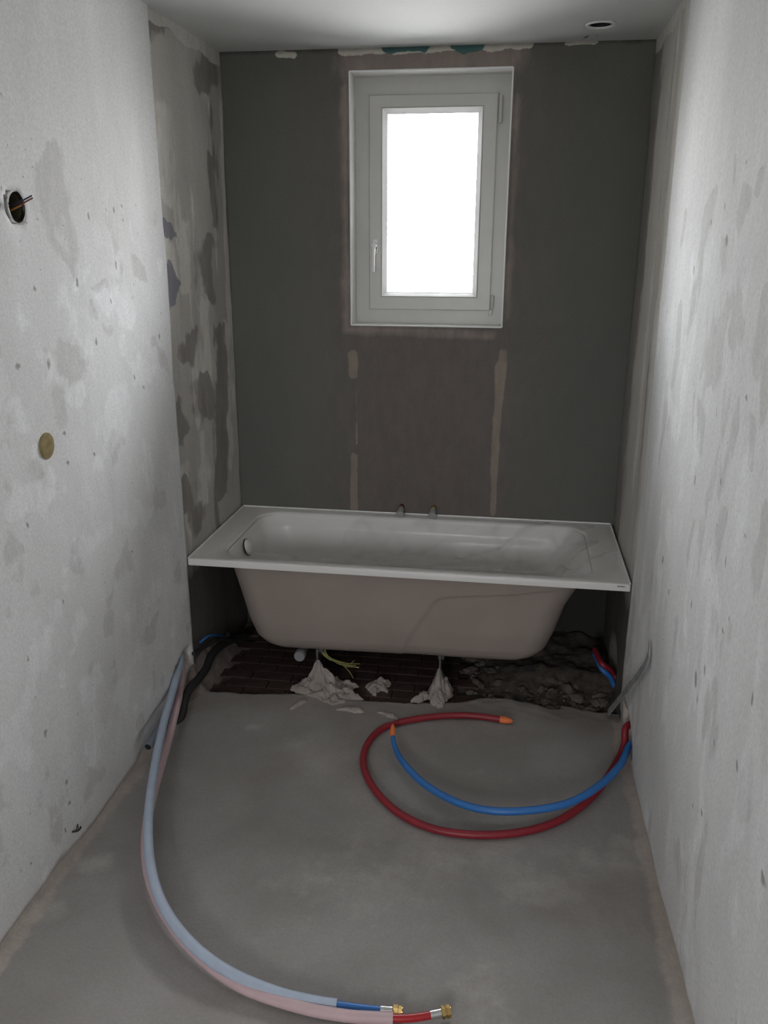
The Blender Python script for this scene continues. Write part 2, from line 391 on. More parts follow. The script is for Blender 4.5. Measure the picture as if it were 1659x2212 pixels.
def lw_spot(U, V):
    rs = random.Random(5); f = np.zeros(U.shape)
    for (x, y, r) in [(190, 462, 5), (228, 448, 3), (245, 448, 4), (262, 446, 4), (265, 472, 4), (143, 485, 4), (75, 622, 6), (48, 598, 4), (40, 790, 7), (105, 780, 6), (137, 935, 7), (145, 1000, 6), (170, 765, 4), (207, 733, 5), (230, 623, 4), (237, 645, 4), (250, 565, 4), (262, 538, 4), (345, 722, 5), (290, 810, 4), (310, 836, 4), (275, 1008, 4), (205, 980, 4), (165, 607, 6), (285, 1190, 4), (60, 1420, 6), (135, 1300, 4), (100, 1580, 6), (145, 1690, 7), (150, 1735, 6), (140, 1790, 4), (70, 1855, 4), (60, 1130, 5)]:
        q = at(x, y, 0, XL); f = np.maximum(f, stroke(U, V, [(q.y, q.z), (q.y+rs.uniform(-.006, .006), q.z-rs.uniform(0, .016))], r*.00125))
    return f
def lw_crumb(U, V): return 1-ss(-.03, .03, V-low_edge(U, 3)+.0)*1.0 + .6*(1-ss(.8, 1.3, np.hypot((U-2.82)/.14, (V-.13)/.08)))
def bare_streaks(s, side):
    def f(U, V): return ss(.50, .72, fbm(U*16, V*1.6, s, 4))*.8
    return f
def lb_light(U, V):
    q = lambda *p: pl(p, 0, XL); K = 3.6
    f = bare_streaks(101, 0)(U, V)
    f = mx_(f, strokeA(U, V, q((345, 220), (352, 330), (368, 420)), .030, K)*.8, strokeA(U, V, q((368, 545), (372, 590)), .022, K)*.9, strokeA(U, V, q((402, 480), (405, 640)), .016, K), strokeA(U, V, q((445, 620), (455, 900)), .016, K)*.95, strokeA(U, V, q((398, 1000), (404, 1150)), .02, K)*.7, strokeA(U, V, q((440, 940), (444, 1080)), .022, K)*.8, strokeA(U, V, q((490, 700), (500, 1000)), .016, K)*.9)
    return rough_up(f, U, V, 451, .35, 10, 4)*ss(.45, .75, V)
def lb_dark(U, V):
    q = lambda *p: pl(p, 0, XL); K = 3.6
    f = mx_(strokeA(U, V, q((478, 710), (482, 780), (484, 900), (482, 1080)), [.016, .018, .020, .018], K)*1.1, strokeA(U, V, q((450, 812), (447, 850), (456, 900)), [.014, .036, .016], K)*1.1, strokeA(U, V, q((455, 510), (445, 560), (455, 640)), .026, K)*.95,
            strokeA(U, V, q((458, 118), (452, 180)), .034, K), strokeA(U, V, q((389, 880), (396, 930)), [.012, .020], K), strokeA(U, V, q((407, 1050), (407, 1090)), .020, K)*1.1, strokeA(U, V, q((336, 40), (356, 62)), .036, K), strokeA(U, V, q((416, 700), (412, 780)), .022, K)*.9,
            strokeA(U, V, q((455, 340), (470, 480)), .014, K)*.9, strokeA(U, V, q((422, 1090), (432, 1130)), .03, K)*.8)
    return mx_(rough_up(f, U, V, 461, .25, 10, 4), ss(.55, .8, fbm(U*9, V*1.8, 205, 5))*.8)
def lb_spot(U, V):
    q = lambda *p: pl(p, 0, XL); K = 3.6
    return mx_(strokeA(U, V, q((363, 478), (366, 503), (367, 528)), [.006, .020, .010], K), strokeA(U, V, q((378, 592), (381, 618), (378, 645)), [.010, .022, .016], K))
def lb_cream(U, V): return np.maximum(ss(ZC-.060, ZC-.030, V+.05*(fbm(U*7, V*0, 9)-.5)), .0)
us = lin(YN, 1.3, .06)[:-1]+lin(1.3, Y0-.001, .011)+lin(Y0+.001, YB, .014); vs = lin(-.03, .36, .011)[:-1]+lin(.36, 2.52, .014)
isb = lambda U: (U > Y0).astype(float)
LA = {'m_dark': lambda U, V: np.where(U < Y0, lw_dark(U, V), lb_dark(U, V)), 'm_light': lambda U, V: np.where(U < Y0, lw_light(U, V), lb_light(U, V)),
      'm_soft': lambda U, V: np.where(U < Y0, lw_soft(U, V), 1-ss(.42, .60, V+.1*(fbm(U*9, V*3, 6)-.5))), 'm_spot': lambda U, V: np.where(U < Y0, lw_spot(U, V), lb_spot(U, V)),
      'm_crumb': lambda U, V: lw_crumb(U, V)*(U < Y0), 'm_cream': lambda U, V: lb_cream(U, V)*isb(U)}
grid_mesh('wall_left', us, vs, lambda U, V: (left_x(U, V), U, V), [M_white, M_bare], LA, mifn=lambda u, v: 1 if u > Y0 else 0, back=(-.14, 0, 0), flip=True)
# ---- right wall
def right_x(U, V):
    coat = COAT*(1-ss(Y0-.001, Y0+.001, U))*ss(-.008, .008, V-low_edge(U, 13)*.8)
    bumps = (fbm(U*3, V*3, 15)-.5)*.010+(fbm(U*14, V*14, 18)-.5)*.0022
    flare = .020*np.clip(2.6-U, 0, 2)*ss(0, 1, 1-V/.9)
    pd = np.hypot((U-2.74)/.13, (V-.10-.10*(U-2.74))/.045)
    dent = .07*(1-ss(.8, 1.05, pd+.2*(fbm(U*30, V*30, 13)-.5)))
    pd2 = np.hypot((U-3.28)/.12, (V-.10)/.10); dent2 = .06*(1-ss(.8, 1.1, pd2))
    return XR+COAT-coat+bumps+flare+dent+dent2
def rw_dark(U, V):
    q = lambda *p: pl(p, 0, XR); K = 2.3
    S_ = lambda hw, a, *p: strokeA(U, V, q(*p), hw, K)*a
    f = mx_(S_([.022, .030, .028], 1, (1538, 412), (1528, 480), (1516, 550)), S_([.026, .032], .85, (1512, 570), (1492, 690)), S_([.016, .018, .010], 1.15, (1612, 405), (1604, 450), (1600, 485)), S_([.006, .015, .008], 1.15, (1588, 665), (1582, 715), (1577, 755)), S_([.006, .014, .008], 1, (1552, 680), (1550, 730), (1545, 790)),
            S_([.016, .018], 1, (1655, 650), (1640, 760)), S_(.02, .85, (1512, 880), (1512, 960)), S_(.018, .8, (1460, 780), (1450, 830)), S_(.008, .9, (1625, 885), (1622, 1010)), S_(.010, .9, (1641, 365), (1633, 410)), S_(.012, .8, (1480, 470), (1472, 530)), S_(.010, .8, (1588, 320), (1585, 400)),
            S_(.014, .8, (1565, 505), (1560, 570)), S_(.016, .8, (1470, 650), (1460, 760)), S_(.018, .75, (1560, 1140), (1540, 1240)), S_(.016, .7, (1545, 1320), (1530, 1450)))
    f = rough_up(f, U, V, 511, .28, 14, 8)
    return mx_(f, ss(.49, .70, fbm(U*9, V*4, 141, 6))*.66*(1-ss(1.6, 2.0, V)))
def rw_light(U, V):
    q = lambda *p: pl(p, 0, XR); K = 2.3
    f = mx_(strokeA(U, V, q((1440, 840), (1448, 900)), .022, K), strokeA(U, V, q((1478, 810), (1474, 880)), .014, K), strokeA(U, V, q((1441, 1120), (1443, 1160)), .016, K), strokeA(U, V, q((1500, 560), (1496, 570)), .02, K))
    return mx_(rough_up(f, U, V, 521, .3), ss(.48, .68, fbm(U*11, V*4, 177, 6))*.68*(1-ss(1.6, 2.0, V)))
def rw_soft(U, V): return ss(.35, .9, fbm(U*1.5, V*1.0, 123, 4))*.75*(V < 2.0)
def rw_spot(U, V):
    rs = random.Random(9); f = np.zeros(U.shape)
    for (x, y, r) in [(1610, 345, 6), (1565, 437, 4), (1436, 483, 4), (1536, 478, 4), (1500, 577, 4), (1568, 515, 8), (1544, 706, 5), (1508, 596, 4), (1431, 592, 4), (1607, 577, 4), (1433, 1205, 6), (1500, 1032, 5), (1554, 1034, 5), (1494, 1300, 6), (1507, 1345, 4), (1560, 1360, 6), (1500, 1460, 10), (1521, 1436, 5), (1503, 1510, 7), (1542, 1600, 5), (1590, 1650, 6), (1572, 1338, 4), (1610, 1155, 5), (1568, 1205, 5), (1444, 1278, 5), (1545, 890, 4), (1610, 855, 5), (1625, 1500, 5), (1640, 1890, 7), (1510, 1755, 5), (1490, 1740, 5)]:
        q = at(x, y, 0, XR); f = np.maximum(f, stroke(U, V, [(q.y, q.z), (q.y+rs.uniform(-.006, .006), q.z-rs.uniform(0, .02))], r*.0012))
    return f
def rb_light(U, V): return mx_(ss(.45, .75, fbm(U*10, V*.8, 301, 4))*.6, (1-ss(2.98, 3.18, U))*.8*ss(.5, .7, V), stroke(U, V, [(3.05, 1.9), (3.03, .9)], .05)*.75, stroke(U, V, [(3.35, .45), (3.38, .12)], .05)*.9)
def rb_dark(U, V): return mx_(ss(.62, .85, fbm(U*10, V*.8, 305, 4))*.6, ss(3.25, 3.6, U)*.8*ss(.3, .6, V))
RA = {'m_dark': lambda U, V: np.where(U < Y0, rw_dark(U, V), rb_dark(U, V)), 'm_light': lambda U, V: np.where(U < Y0, rw_light(U, V), rb_light(U, V)),
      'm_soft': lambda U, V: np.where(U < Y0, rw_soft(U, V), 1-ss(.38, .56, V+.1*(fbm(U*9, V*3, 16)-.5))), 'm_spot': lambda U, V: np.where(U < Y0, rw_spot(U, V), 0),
      'm_crumb': lambda U, V: mx_(1-ss(-.03, .03, V-low_edge(U, 13)*.8), 1-ss(.95, 1.15, np.hypot((U-2.76)/.17, (V-.10-.10*(U-2.74))/.06)))*(U < Y0), 'm_cream': lambda U, V: lb_cream(U, V)*isb(U)}
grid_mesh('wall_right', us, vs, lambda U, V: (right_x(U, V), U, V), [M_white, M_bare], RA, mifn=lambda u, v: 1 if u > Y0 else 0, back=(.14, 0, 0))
# ---- back wall with the window opening : u=x, v=z
xs = sorted(set(lin(XL-.02, WX0, .02)+lin(WX0, WX1, .02)+lin(WX1, XR+.02, .02))); zs = sorted(set(lin(-.06, WZ0, .02)+lin(WZ0, WZ1, .02)+lin(WZ1, 2.52, .008)))
bq = lambda *p: pl(p, 1, YB)
def b_fill(U, V):
    c = stroke(U, V, [(-.385, 2.3), (-.385, .5)], .37)
    return np.clip(c*1.25, 0, 1)
def b_strip(U, V): return mx_(stroke(U, V, bq((762, 765), (763, 810)), .022), stroke(U, V, bq((772, 820), (772, 960)), .004), stroke(U, V, bq((765, 985), (765, 1100)), .017), stroke(U, V, bq((1082, 790), (1078, 850), (1070, 960), (1064, 1110)), [.022, .018, .016, .012]), stroke(U, V, bq((1085, 760), (1084, 800)), .025)*.7)
def b_warm(U, V): return mx_(stroke(U, V, bq((770, 135), (1090, 118)), .075)*.95, stroke(U, V, bq((1010, 125), (1090, 120)), .04), stroke(U, V, [(WX0-.02, 2.35), (WX0-.02, 1.4), (-.1, 1.385)], .022)*.75, stroke(U, V, [(WX1+.02, 2.3), (WX1+.02, 1.45)], .02)*.6)
def b_cream(U, V): return mx_(stroke(U, V, bq((600, 117), (636, 119)), .012), stroke(U, V, bq((737, 111), (830, 108)), .016), stroke(U, V, bq((850, 113), (960, 103), (1060, 101)), .010), stroke(U, V, bq((925, 105), (985, 99)), .015), stroke(U, V, bq((1050, 100), (1085, 100)), .017), stroke(U, V, bq((1100, 97), (1145, 94)), .015), stroke(U, V, bq((1225, 93), (1290, 91)), .008))
def b_teal(U, V): return mx_(stroke(U, V, bq((835, 102), (915, 98)), .022), stroke(U, V, bq((985, 95), (1000, 101), (1035, 98)), .022))
def b_dark(U, V): return mx_(ss(ZC-.03, ZC, V)*.55, 1-ss(.40, .54, V+.08*(fbm(U*6, V*6, 33)-.5)))  # below the tub rim the under-tub shade is painted into the board colour
def back_y(U, V): return YB+(fbm(U*2.5, V*2.5, 31)-.5)*.006
dmask = lambda U, V: ss(0, .03, np.minimum(np.minimum(np.abs(U-WX0), np.abs(U-WX1))+.0, 9))
def back_fn(U, V):
    inside = ((U > WX0-.05) & (U < WX1+.05) & (V > WZ0-.05) & (V < WZ1+.05))
    y = np.where(inside, YB, back_y(U, V)); return U, y, V
holeW = lambda u, v: WX0 < u < WX1 and WZ0 < v < WZ1
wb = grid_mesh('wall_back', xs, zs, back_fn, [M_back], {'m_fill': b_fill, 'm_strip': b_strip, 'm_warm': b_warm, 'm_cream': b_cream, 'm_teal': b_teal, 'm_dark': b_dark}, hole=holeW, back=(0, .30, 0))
# reveals: plastered lining boards of the opening
RD = .30; rb = MB(); t_ = .004
NX = 24
def reveal_quad(a, b_, c, d, nu=14, nv=20):
    a, b_, c, d = map(Vector, (a, b_, c, d)); V = []; Fc = []
    for i in range(nu+1):
        for j in range(nv+1):
            p = (a.lerp(b_, i/nu)).lerp(d.lerp(c, i/nu), j/nv); V.append(p)
    for i in range(nu):
        for j in range(nv):
            q = i*(nv+1)+j; Fc.append((q, q+nv+1, q+nv+2, q+1))
    return V, Fc
ya, yb_ = YB-.002, YB+RD
corn = {'bl': (WX0, WZ0), 'br': (WX1, WZ0), 'tr': (WX1, WZ1), 'tl': (WX0, WZ1)}
for p, q in (('tl', 'bl'), ('bl', 'br'), ('br', 'tr'), ('tr', 'tl')):
    (x1, z1), (x2, z2) = corn[p], corn[q]
    V, Fc = reveal_quad((x1, ya, z1), (x1, yb_, z1), (x2, yb_, z2), (x2, ya, z2)); rb.add(V, Fc)
rv = rb.build('reveal', [M_reveal], wb, smooth=True, fix=False)
# thin rounded plaster arris round the opening
eb = MB(); E_ = [(WX0, ya, WZ0), (WX1, ya, WZ0), (WX1, ya, WZ1), (WX0, ya, WZ1), (WX0, ya, WZ0)]
for i in range(4): eb.tube([E_[i], E_[i+1]], .0035, 8)
auto(eb.build('corner_bead', [M_bead], wb))
# ---- floor : u=x, v=y
def sc_edge(x): return 2.965+.02*(x+.4)+.05*(fbm(x*7, x*0+2, 61, 4)-.5)+.10*np.exp(-((x-.02)/.22)**2)+.03*(x > .25)
def floor_z(U, V):
    drop = .030*ss(-.006, .006, V-sc_edge(U))
    z = (fbm(U*2, V*2, 51)-.5)*.006-drop+(fbm(U*22, V*22, 53)-.5)*.010*(V > 2.95)
    z = z + .014*(1-ss(0, .035, U-XL))*(fbm(U*12, V*19, 57, 4))*(V < Y0) + .014*(1-ss(0, .035, XR+.02-U))*(fbm(U*5, V*9, 58))*(V < Y0)
    return z-.002
def f_light(U, V):
    q = lambda *p: pl(p, 2, 0)
    return mx_(stroke(U, V, q((195, 1868), (215, 1862)), .035), stroke(U, V, q((540, 1570), (560, 1568)), .02)*.8, ss(.62, .8, fbm(U*3, V*3, 71, 5))*.6, stroke(U, V, q((640, 1610), (700, 1660)), .07)*.6, stroke(U, V, q((700, 1900), (950, 1850)), .20)*.45)
def f_warm(U, V): return mx_(ss(2.55, 2.95, V)*.75*fbm(U*4, V*4, 81, 4)*1.4, ss(.5, .8, fbm(U*2, V*2, 83, 4))*.6)
def f_dark(U, V): return ss(0, .012, V-sc_edge(U))*1.0
def f_crumb(U, V):
    return mx_(1-ss(.0, .05, U-XL-.03*(fbm(U*9, V*9, 91, 5)-.35)), 1-ss(0, .05, (XR+.02*np.clip(2.6-V, 0, 2))-U-.03*(fbm(U*9, V*9, 93, 5)-.35)))*(V < Y0+.02)
xs2 = lin(XL-.03, XR+.14, .014); ys2 = lin(YN, 1.3, .06)[:-1]+lin(1.3, 2.75, .014)[:-1]+lin(2.75, 3.2, .007)[:-1]+lin(3.2, YB+.02, .015)
fl = grid_mesh('floor', xs2, ys2, lambda U, V: (U, V, floor_z(U, V)), [M_screed, M_dirt], {'m_light': f_light, 'm_warm': f_warm, 'm_dark': f_dark, 'm_crumb': f_crumb}, mifn=lambda u, v: 1 if v > float(sc_edge(np.float64(u)))+.012 else 0, back=(0, 0, -.12))
# ---- ceiling
CHX, CHY = .2461, 3.409
def ceil_z(U, V):
    d = np.hypot(U-CHX, V-CHY)/.0475
    return ZC+.07*(1-ss(.85, 1.0, d))+(fbm(U*2, V*2, 61)-.5)*.006
def c_dark(U, V): return mx_(stroke(U, V, pl([(1262, 82), (1270, 77)], 2, ZC), .006), stroke(U, V, pl([(1290, 77), (1293, 75)], 2, ZC), .005))
ys3 = lin(YN, 2.2, .08)[:-1]+lin(2.2, YB+.02, .012)
grid_mesh('ceiling', lin(XL-.03, XR+.14, .012), ys3, lambda U, V: (U, V, ceil_z(U, V)), [M_ceil], {'m_dark': c_dark}, back=(0, 0, .14), flip=True)
# ---- wall behind the photographer, with an unseen opening added to let in fill
fb = MB(); T_ = .12
fb.box((XL-.14, YN-T_, -.05), (DX0, YN, 2.6)); fb.box((DX1, YN-T_, -.05), (XR+.25, YN, 2.6)); fb.box((DX0, YN-T_, DZ1), (DX1, YN, 2.6)); fb.box((DX0, YN-T_, -.05), (DX1, YN, DZ0))
tag(fb.build('wall_front', [simple('plain_plaster', (.60, .60, .59, 1), .85)]), kind='structure')

# ------------------------------------------------------------------ window
win = empty('window_1', ((WX0+WX1)/2, YB+.13, WZ0), kind='structure')
fy = YB+.13
ZT = WZ1
def frame_ring(mb, x0, x1, z0, z1, wl, wr, wbm, wt, y0, y1, bev=.003):
    """mitred four-sided profile, one ring"""
    b3 = max(bev, .0002); V = []
    def rect(e, y): V.extend([(x0+e*wl, y, z0+e*wbm), (x1-e*wr, y, z0+e*wbm), (x1-e*wr, y, z1-e*wt), (x0+e*wl, y, z1-e*wt)])
    k = b3/max(wl, .001)
    for e, y in ((0, y1), (0, y0+b3), (k, y0), (1-k, y0), (1, y0+b3), (1, y1)): rect(e, y)
    Fc = [(r*4+i, r*4+(i+1) % 4, ((r+1) % 6)*4+(i+1) % 4, ((r+1) % 6)*4+i) for r in range(6) for i in range(4)]
    mb.add(V, Fc)
fr_ = MB(); frame_ring(fr_, WX0-.02, WX1+.02, WZ0-.02, ZT+.02, .095, .095, .095, .100, fy, fy+.07); auto(fr_.build('window_frame', [M_pvc], win))
sx0, sx1, sz0, sz1 = -.643, -.110, 1.477, 2.340
s_ = MB(); frame_ring(s_, sx0, sx1, sz0, sz1, .056, .060, .058, .050, fy-.016, fy+.05, .004); sash = auto(s_.build('sash', [M_pvc], win))
gx0, gx1, gz0, gz1 = -.587, -.170, 1.534, 2.290
b_ = MB()
for k0 in (0,):
    V = []
    for e, y in ((0, fy+.02), (0, fy-.017), (.10, fy-.0185), (1, fy+.004), (1, fy+.012)):
        V += [(gx0+e*.019, y, gz0+e*.017), (gx1-e*.019, y, gz0+e*.017), (gx1-e*.019, y, gz1-e*.020), (gx0+e*.019, y, gz1-e*.020)]
    b_.add(V, [(r*4+i, r*4+(i+1) % 4, ((r+1) % 5)*4+(i+1) % 4, ((r+1) % 5)*4+i) for r in range(5) for i in range(4)]); auto(b_.build('glazing_bead', [M_bead], win))
g_ = MB(); frame_ring(g_, gx0+.018, gx1-.018, gz0+.016, gz1-.019, .002, .002, .002, .002, fy+.004, fy+.0085, 0); g_.build('gasket', [M_gasket], win)
p_ = MB(); p_.box((gx0+.010, fy+.008, gz0+.008), (gx1-.010, fy+.014, gz1-.012)); p_.build('window_pane', [M_glass], win)
# handle
hp = at(811, 532, 1, fy-.016); h_ = MB()
h_.lathe([(.001, 0), (.0155, 0), (.0155, .006), (.0125, .010), (.001, .010)], (hp.x, fy-.016, hp.z), (0, -1, 0), 24)
h_.box((hp.x-.0135, fy-.026, hp.z-.032), (hp.x+.0135, fy-.016, hp.z+.030), .005)
hand = auto(h_.build('handle', [M_handle], win)); hl = MB()
hl.lathe([(.009, 0), (.009, .022), (.011, .030), (.011, .040), (.004, .042)], (hp.x, fy-.024, hp.z+.002), (0, -1, 0), 20)
hl.tube(spline([(hp.x, fy-.060, hp.z+.006), (hp.x-.001, fy-.062, hp.z-.02), (hp.x-.003, fy-.058, hp.z-.06), (hp.x-.004, fy-.054, hp.z-.105)], .006), [.0085]*100, 14) if False else hl.tube(spline([(hp.x, fy-.060, hp.z+.006), (hp.x-.001, fy-.062, hp.z-.02), (hp.x-.003, fy-.058, hp.z-.06), (hp.x-.004, fy-.054, hp.z-.105)], .006), .0072, 14)
auto(hl.build('handle_lever', [M_handle], hand))
for (x, z, hh) in ((-.105, 2.30, .105), (-.1075, 1.512, .055)):
    q = MB(); q.lathe([(.006, 0), (.0075, .002), (.0075, hh-.002), (.006, hh)], (x+.006, fy-.014, z-hh+.03), (0, 0, 1), 16)
    if z < 2: q.box((x-.006, fy-.022, z-.052), (x+.008, fy-.004, z-.030), .002); q.box((x-.010, fy-.02, z-.056), (x-.006, fy-.004, z-.033), .001)
    auto(q.build('hinge', [M_pvc], win))

# ------------------------------------------------------------------ bathtub
tub = empty('bathtub', (-.38, 3.3, 0), 'white acrylic built-in bathtub with bare beige underside, no panel fitted, under the window', 'bathtub')
N_ = 360
def rrect(x0, x1, y0, y1, r, z, n=N_):
    """rounded rectangle ring, starting mid-front, points evenly shared so rings line up"""
    out = []; cx_, cy_ = (x0+x1)/2, (y0+y1)/2; hx, hy = (x1-x0)/2, (y1-y0)/2; r = min(r, hx*.98, hy*.98)
    k = n//4; nc = 14; ns = (n-4*nc)//4; nlong = int((n-4*nc)*.40/1)//1
    nl = (n-4*nc-2*36)//2; nsft = 36
    def seg(a, b, m):
        for i in range(m): t = i/m; out.append((a[0]+(b[0]-a[0])*t, a[1]+(b[1]-a[1])*t, z))
    def arc(c, a0):
        for i in range(nc): a = a0+math.pi/2*i/nc; out.append((c[0]+r*math.cos(a), c[1]+r*math.sin(a), z))
    seg((x0+r, y0), (x1-r, y0), nl); arc((x1-r, y0+r), -math.pi/2); seg((x1, y0+r), (x1, y1-r), nsft); arc((x1-r, y1-r), 0)
    seg((x1-r, y1), (x0+r, y1), nl); arc((x0+r, y1-r), math.pi/2); seg((x0, y1-r), (x0, y0+r), nsft); arc((x0+r, y0+r), math.pi)
    return out
def loft(rings, capend=True, flip=False):
    V = [p for r in rings for p in r]; n = len(rings[0]); Fc = []
    for i in range(len(rings)-1):
        for k in range(n):
            a = i*n+k; b2 = i*n+(k+1) % n; Fc.append((a, b2, b2+n, a+n) if not flip else (a, a+n, b2+n, b2))
    if capend: Fc.append(tuple(range((len(rings)-1)*n, len(rings)*n)) if not flip else tuple(range(len(rings)*n-1, (len(rings)-1)*n-1, -1)))
    return V, Fc
TX0, TX1, TY0, TY1 = XL+.001, .4655, 2.948, 3.662
IX0, IX1, IY0, IY1 = -1.118, .345, 3.000, 3.600
# rim: outer fascia down, outer edge, ledge, rolled inner edge
rings = [rrect(TX0, TX1, TY0, TY1, .006, TZ-.027), rrect(TX0, TX1, TY0, TY1, .006, TZ-.006), rrect(TX0+.0015, TX1-.0015, TY0+.002, TY1-.002, .006, TZ-.0015), rrect(TX0+.006, TX1-.006, TY0+.006, TY1-.006, .006, TZ),
         rrect(TX0+.03, TX1-.03, TY0+.02, TY1-.02, .03, TZ-.0005), rrect(IX0-.012, IX1+.012, IY0-.010, IY1+.010, .115, TZ-.001), rrect(IX0-.004, IX1+.004, IY0-.004, IY1+.004, .112, TZ-.004), rrect(IX0, IX1, IY0, IY1, .11, TZ-.010)]
V, Fc = loft(rings, False); nR = len(V)
# underside of the rim
r2 = [rrect(TX0, TX1, TY0, TY1, .006, TZ-.027), rrect(TX0+.004, TX1-.004, TY0+.004, TY1-.004, .006, TZ-.027), rrect(TX0+.005, TX1-.005, TY0+.005, TY1-.005, .006, TZ-.012), rrect(IX0-.01, IX1+.01, IY0-.01, IY1+.01, .11, TZ-.012)]
V2, F2 = loft(r2, False, True)
V += V2; Fc += [tuple(i+nR for i in f) for f in F2]
auto(mesh('rim', V, Fc, [M_tub], tub), 50)
# profile tables  z -> (x0,x1,y0,y1,r)
def tub_prof(z, off=0.0, inner=False):
    zz = [.120, .123, .133, .152, .185, .26, .39, .50, .56]
    X0 = [-.85, -.915, -.960, -.995, -1.024, -1.048, -1.075, -1.098, -1.115]
    X1 = [.00, .07, .122, .160, .190, .218, .252, .300, .342]
    YF = [3.20, 3.14, 3.105, 3.085, 3.068, 3.050, 3.030, 3.012, 2.999]
    YK = [3.42, 3.47, 3.50, 3.52, 3.535, 3.555, 3.575, 3.59, 3.601]
    RR = [.05, .07, .08, .09, .10, .105, .11, .11, .11]
    f = lambda T: float(np.interp(z, zz, T))
    return f(X0)+off, f(X1)-off, f(YF)+off, f(YK)-off, f(RR)
CR = [(-.40, .10), (-.385, .17), (-.375, .20), (-.262, .405), (-.235, .43), (-.19, .440), (.03, .466), (.25, .512), (.40, .54)]
def crease(x, z, front):
    if not front: return 0
    xd = float(np.interp(z, [.10, .20, .405, .43], [-.40, -.375, -.262, -.235])); zu = float(np.interp(x, [-.235, -.19, .03, .25, .4], [.43, .440, .466, .512, .54]))
    sd = min((x-xd)*.9, (zu-z)) if z < .43 else (zu-z)
    if x < -.235: sd = (x-xd)*.9
    return .0055*float(ss(-.004, .006, np.float64(sd)))*float(1-ss(.05, .22, np.float64(sd)))
rings = []
for z in list(np.linspace(TZ-.011, .185, 68))+[.170, .160, .150, .140, .133, .127, .123, .1205]:
    a, b2, c, d, r = tub_prof(z); ring = rrect(a, b2, c, d, r, z)
    ring = [(x, y+(crease(x, z, True) if y < 3.2 else 0), zz+(.018*(x+.9) if z < .30 else .018*(x+.9)*max(0, (.5-z)/.2) if z < .5 else 0)) for (x, y, zz) in ring]
    rings.append(ring)
V, Fc = loft(rings, True, True)
auto(mesh('underside_shell', V, Fc, [M_shell], tub), 60)
rings = []
for z in list(np.linspace(TZ-.010, .25, 50))+[.235, .222, .212, .204, .199, .196, .195]:
    zz = TZ-.01-(TZ-.01-z)*1.0; zo = .120+(z-.195)/(TZ-.01-.195)*(TZ-.01-.120) if z < .3 else z
    a, b2, c, d, r = tub_prof(max(.1205, zo), .014*min(1, (TZ-.01-z)/.05))
    k = (TZ-.01-z)/.36
    # arm-rest step on the right half
    a2, b3 = (IX0 if z > TZ-.0101 else a), (IX1 if z > TZ-.0101 else b2)
    ring = rrect(a2, b3, IY0 if z > TZ-.0101 else c, IY1 if z > TZ-.0101 else d, r, z)
    out = []
    for (x, y, q) in ring:
        s = .022*float(ss(-.30, -.18, np.float64(x+.42*(q-.5))))*float(ss(.02, .10, np.float64(.5-q)))*float(1-ss(.22, .34, np.float64(x)))
        if y < 3.15: y += s
        if y > 3.45: y -= s
        out.append((x, y, q+.015*(x+.9)*max(0, (.3-z)/.1)))
    rings.append(out)
V, Fc = loft(rings, True, False)
auto(mesh('basin', V, Fc, [M_tub], tub), 60)
# overflow plate at the left end
ov = MB(); oc = Vector((-1.082, 3.245, .519)); dirx = Vector((1, 0, .28)).normalized()
ov.lathe([(.001, .0), (.031, .0), (.034, .003), (.031, .010), (.022, .015), (.001, .016)], oc, dirx, 32)
of = auto(ov.build('overflow', [M_tub], tub)); ov = MB(); ov.lathe([(.033, 0), (.037, .001), (.037, .005), (.033, .006)], oc-dirx*.002, dirx, 32, cap=False); auto(ov.build('overflow_ring', [M_dark], of))
# upstand seal strip on the three wall sides
sb = MB(); e = .004
pts = [(TX0+e/2, TY0+.004, TZ), (TX0+e/2, TY1-e/2, TZ), (TX1-e/2, TY1-e/2, TZ), (TX1-e/2, TY0+.004, TZ)]
for i in range(3):
    a, b2 = Vector(pts[i]), Vector(pts[i+1]); sb.box((min(a.x, b2.x)-e/2, min(a.y, b2.y)-e/2, TZ-.001), (max(a.x, b2.x)+e/2, max(a.y, b2.y)+e/2, TZ+.005), .001)
sb.build('seal_strip', [M_seal], tub)
# maker's mark: small dark letters, unreadable at this size
lg = MB(); lx = at(1342, 1267, 1, TY0)
for k, (dx, wd, hh) in enumerate([(-.012, .0035, .004), (-.0075, .003, .0045), (-.003, .0045, .003), (.0025, .004, .0045), (.008, .0035, .004), (.0125, .003, .003)]):
    lg.box((lx.x+dx-wd/2, TY0-.0006, lx.z-hh/2), (lx.x+dx+wd/2, TY0+.001, lx.z+hh/2))
lo = lg.build('maker_mark', [M_dark], tub); lo['label'] = 'tiny dark maker mark on the rim edge'
# legs: threaded rod, bracket cone, hex nut and foot
for (px, py0, py1, yy) in ((686, 1416, 1450, 3.07), (950, 1418, 1456, 3.07), (700, 1416, 1450, 3.49), (930, 1418, 1456, 3.49)):
    x = at(px, py1, 1, 3.07).x; zt = .150+.018*(x+.9)
    L_ = MB(); L_.tube([(x, yy, -.02), (x, yy, zt)], .005, 10)
    L_.lathe([(.020, 0), (.019, .006), (.012, .022), (.007, .030)], (x, yy, .072), (0, 0, 1), 20)
    L_.lathe([(.010, 0), (.010, .008)], (x, yy, .064), (0, 0, 1), 6); L_.lathe([(.022, 0), (.024, .006), (.012, .018), (.006, .022)], (x, yy, -.03), (0, 0, 1), 20)
    auto(L_.build('leg', [M_steel], tub))
for x in (at(686, 1440, 1, 3.07).x, at(950, 1440, 1, 3.07).x): fb_ = MB(); fb_.box((x-.012, 3.12, .108+.018*(x+.9)), (x+.012, 3.50, .130+.018*(x+.9)), .002); fb_.build('leg_rail', [M_steel], tub)
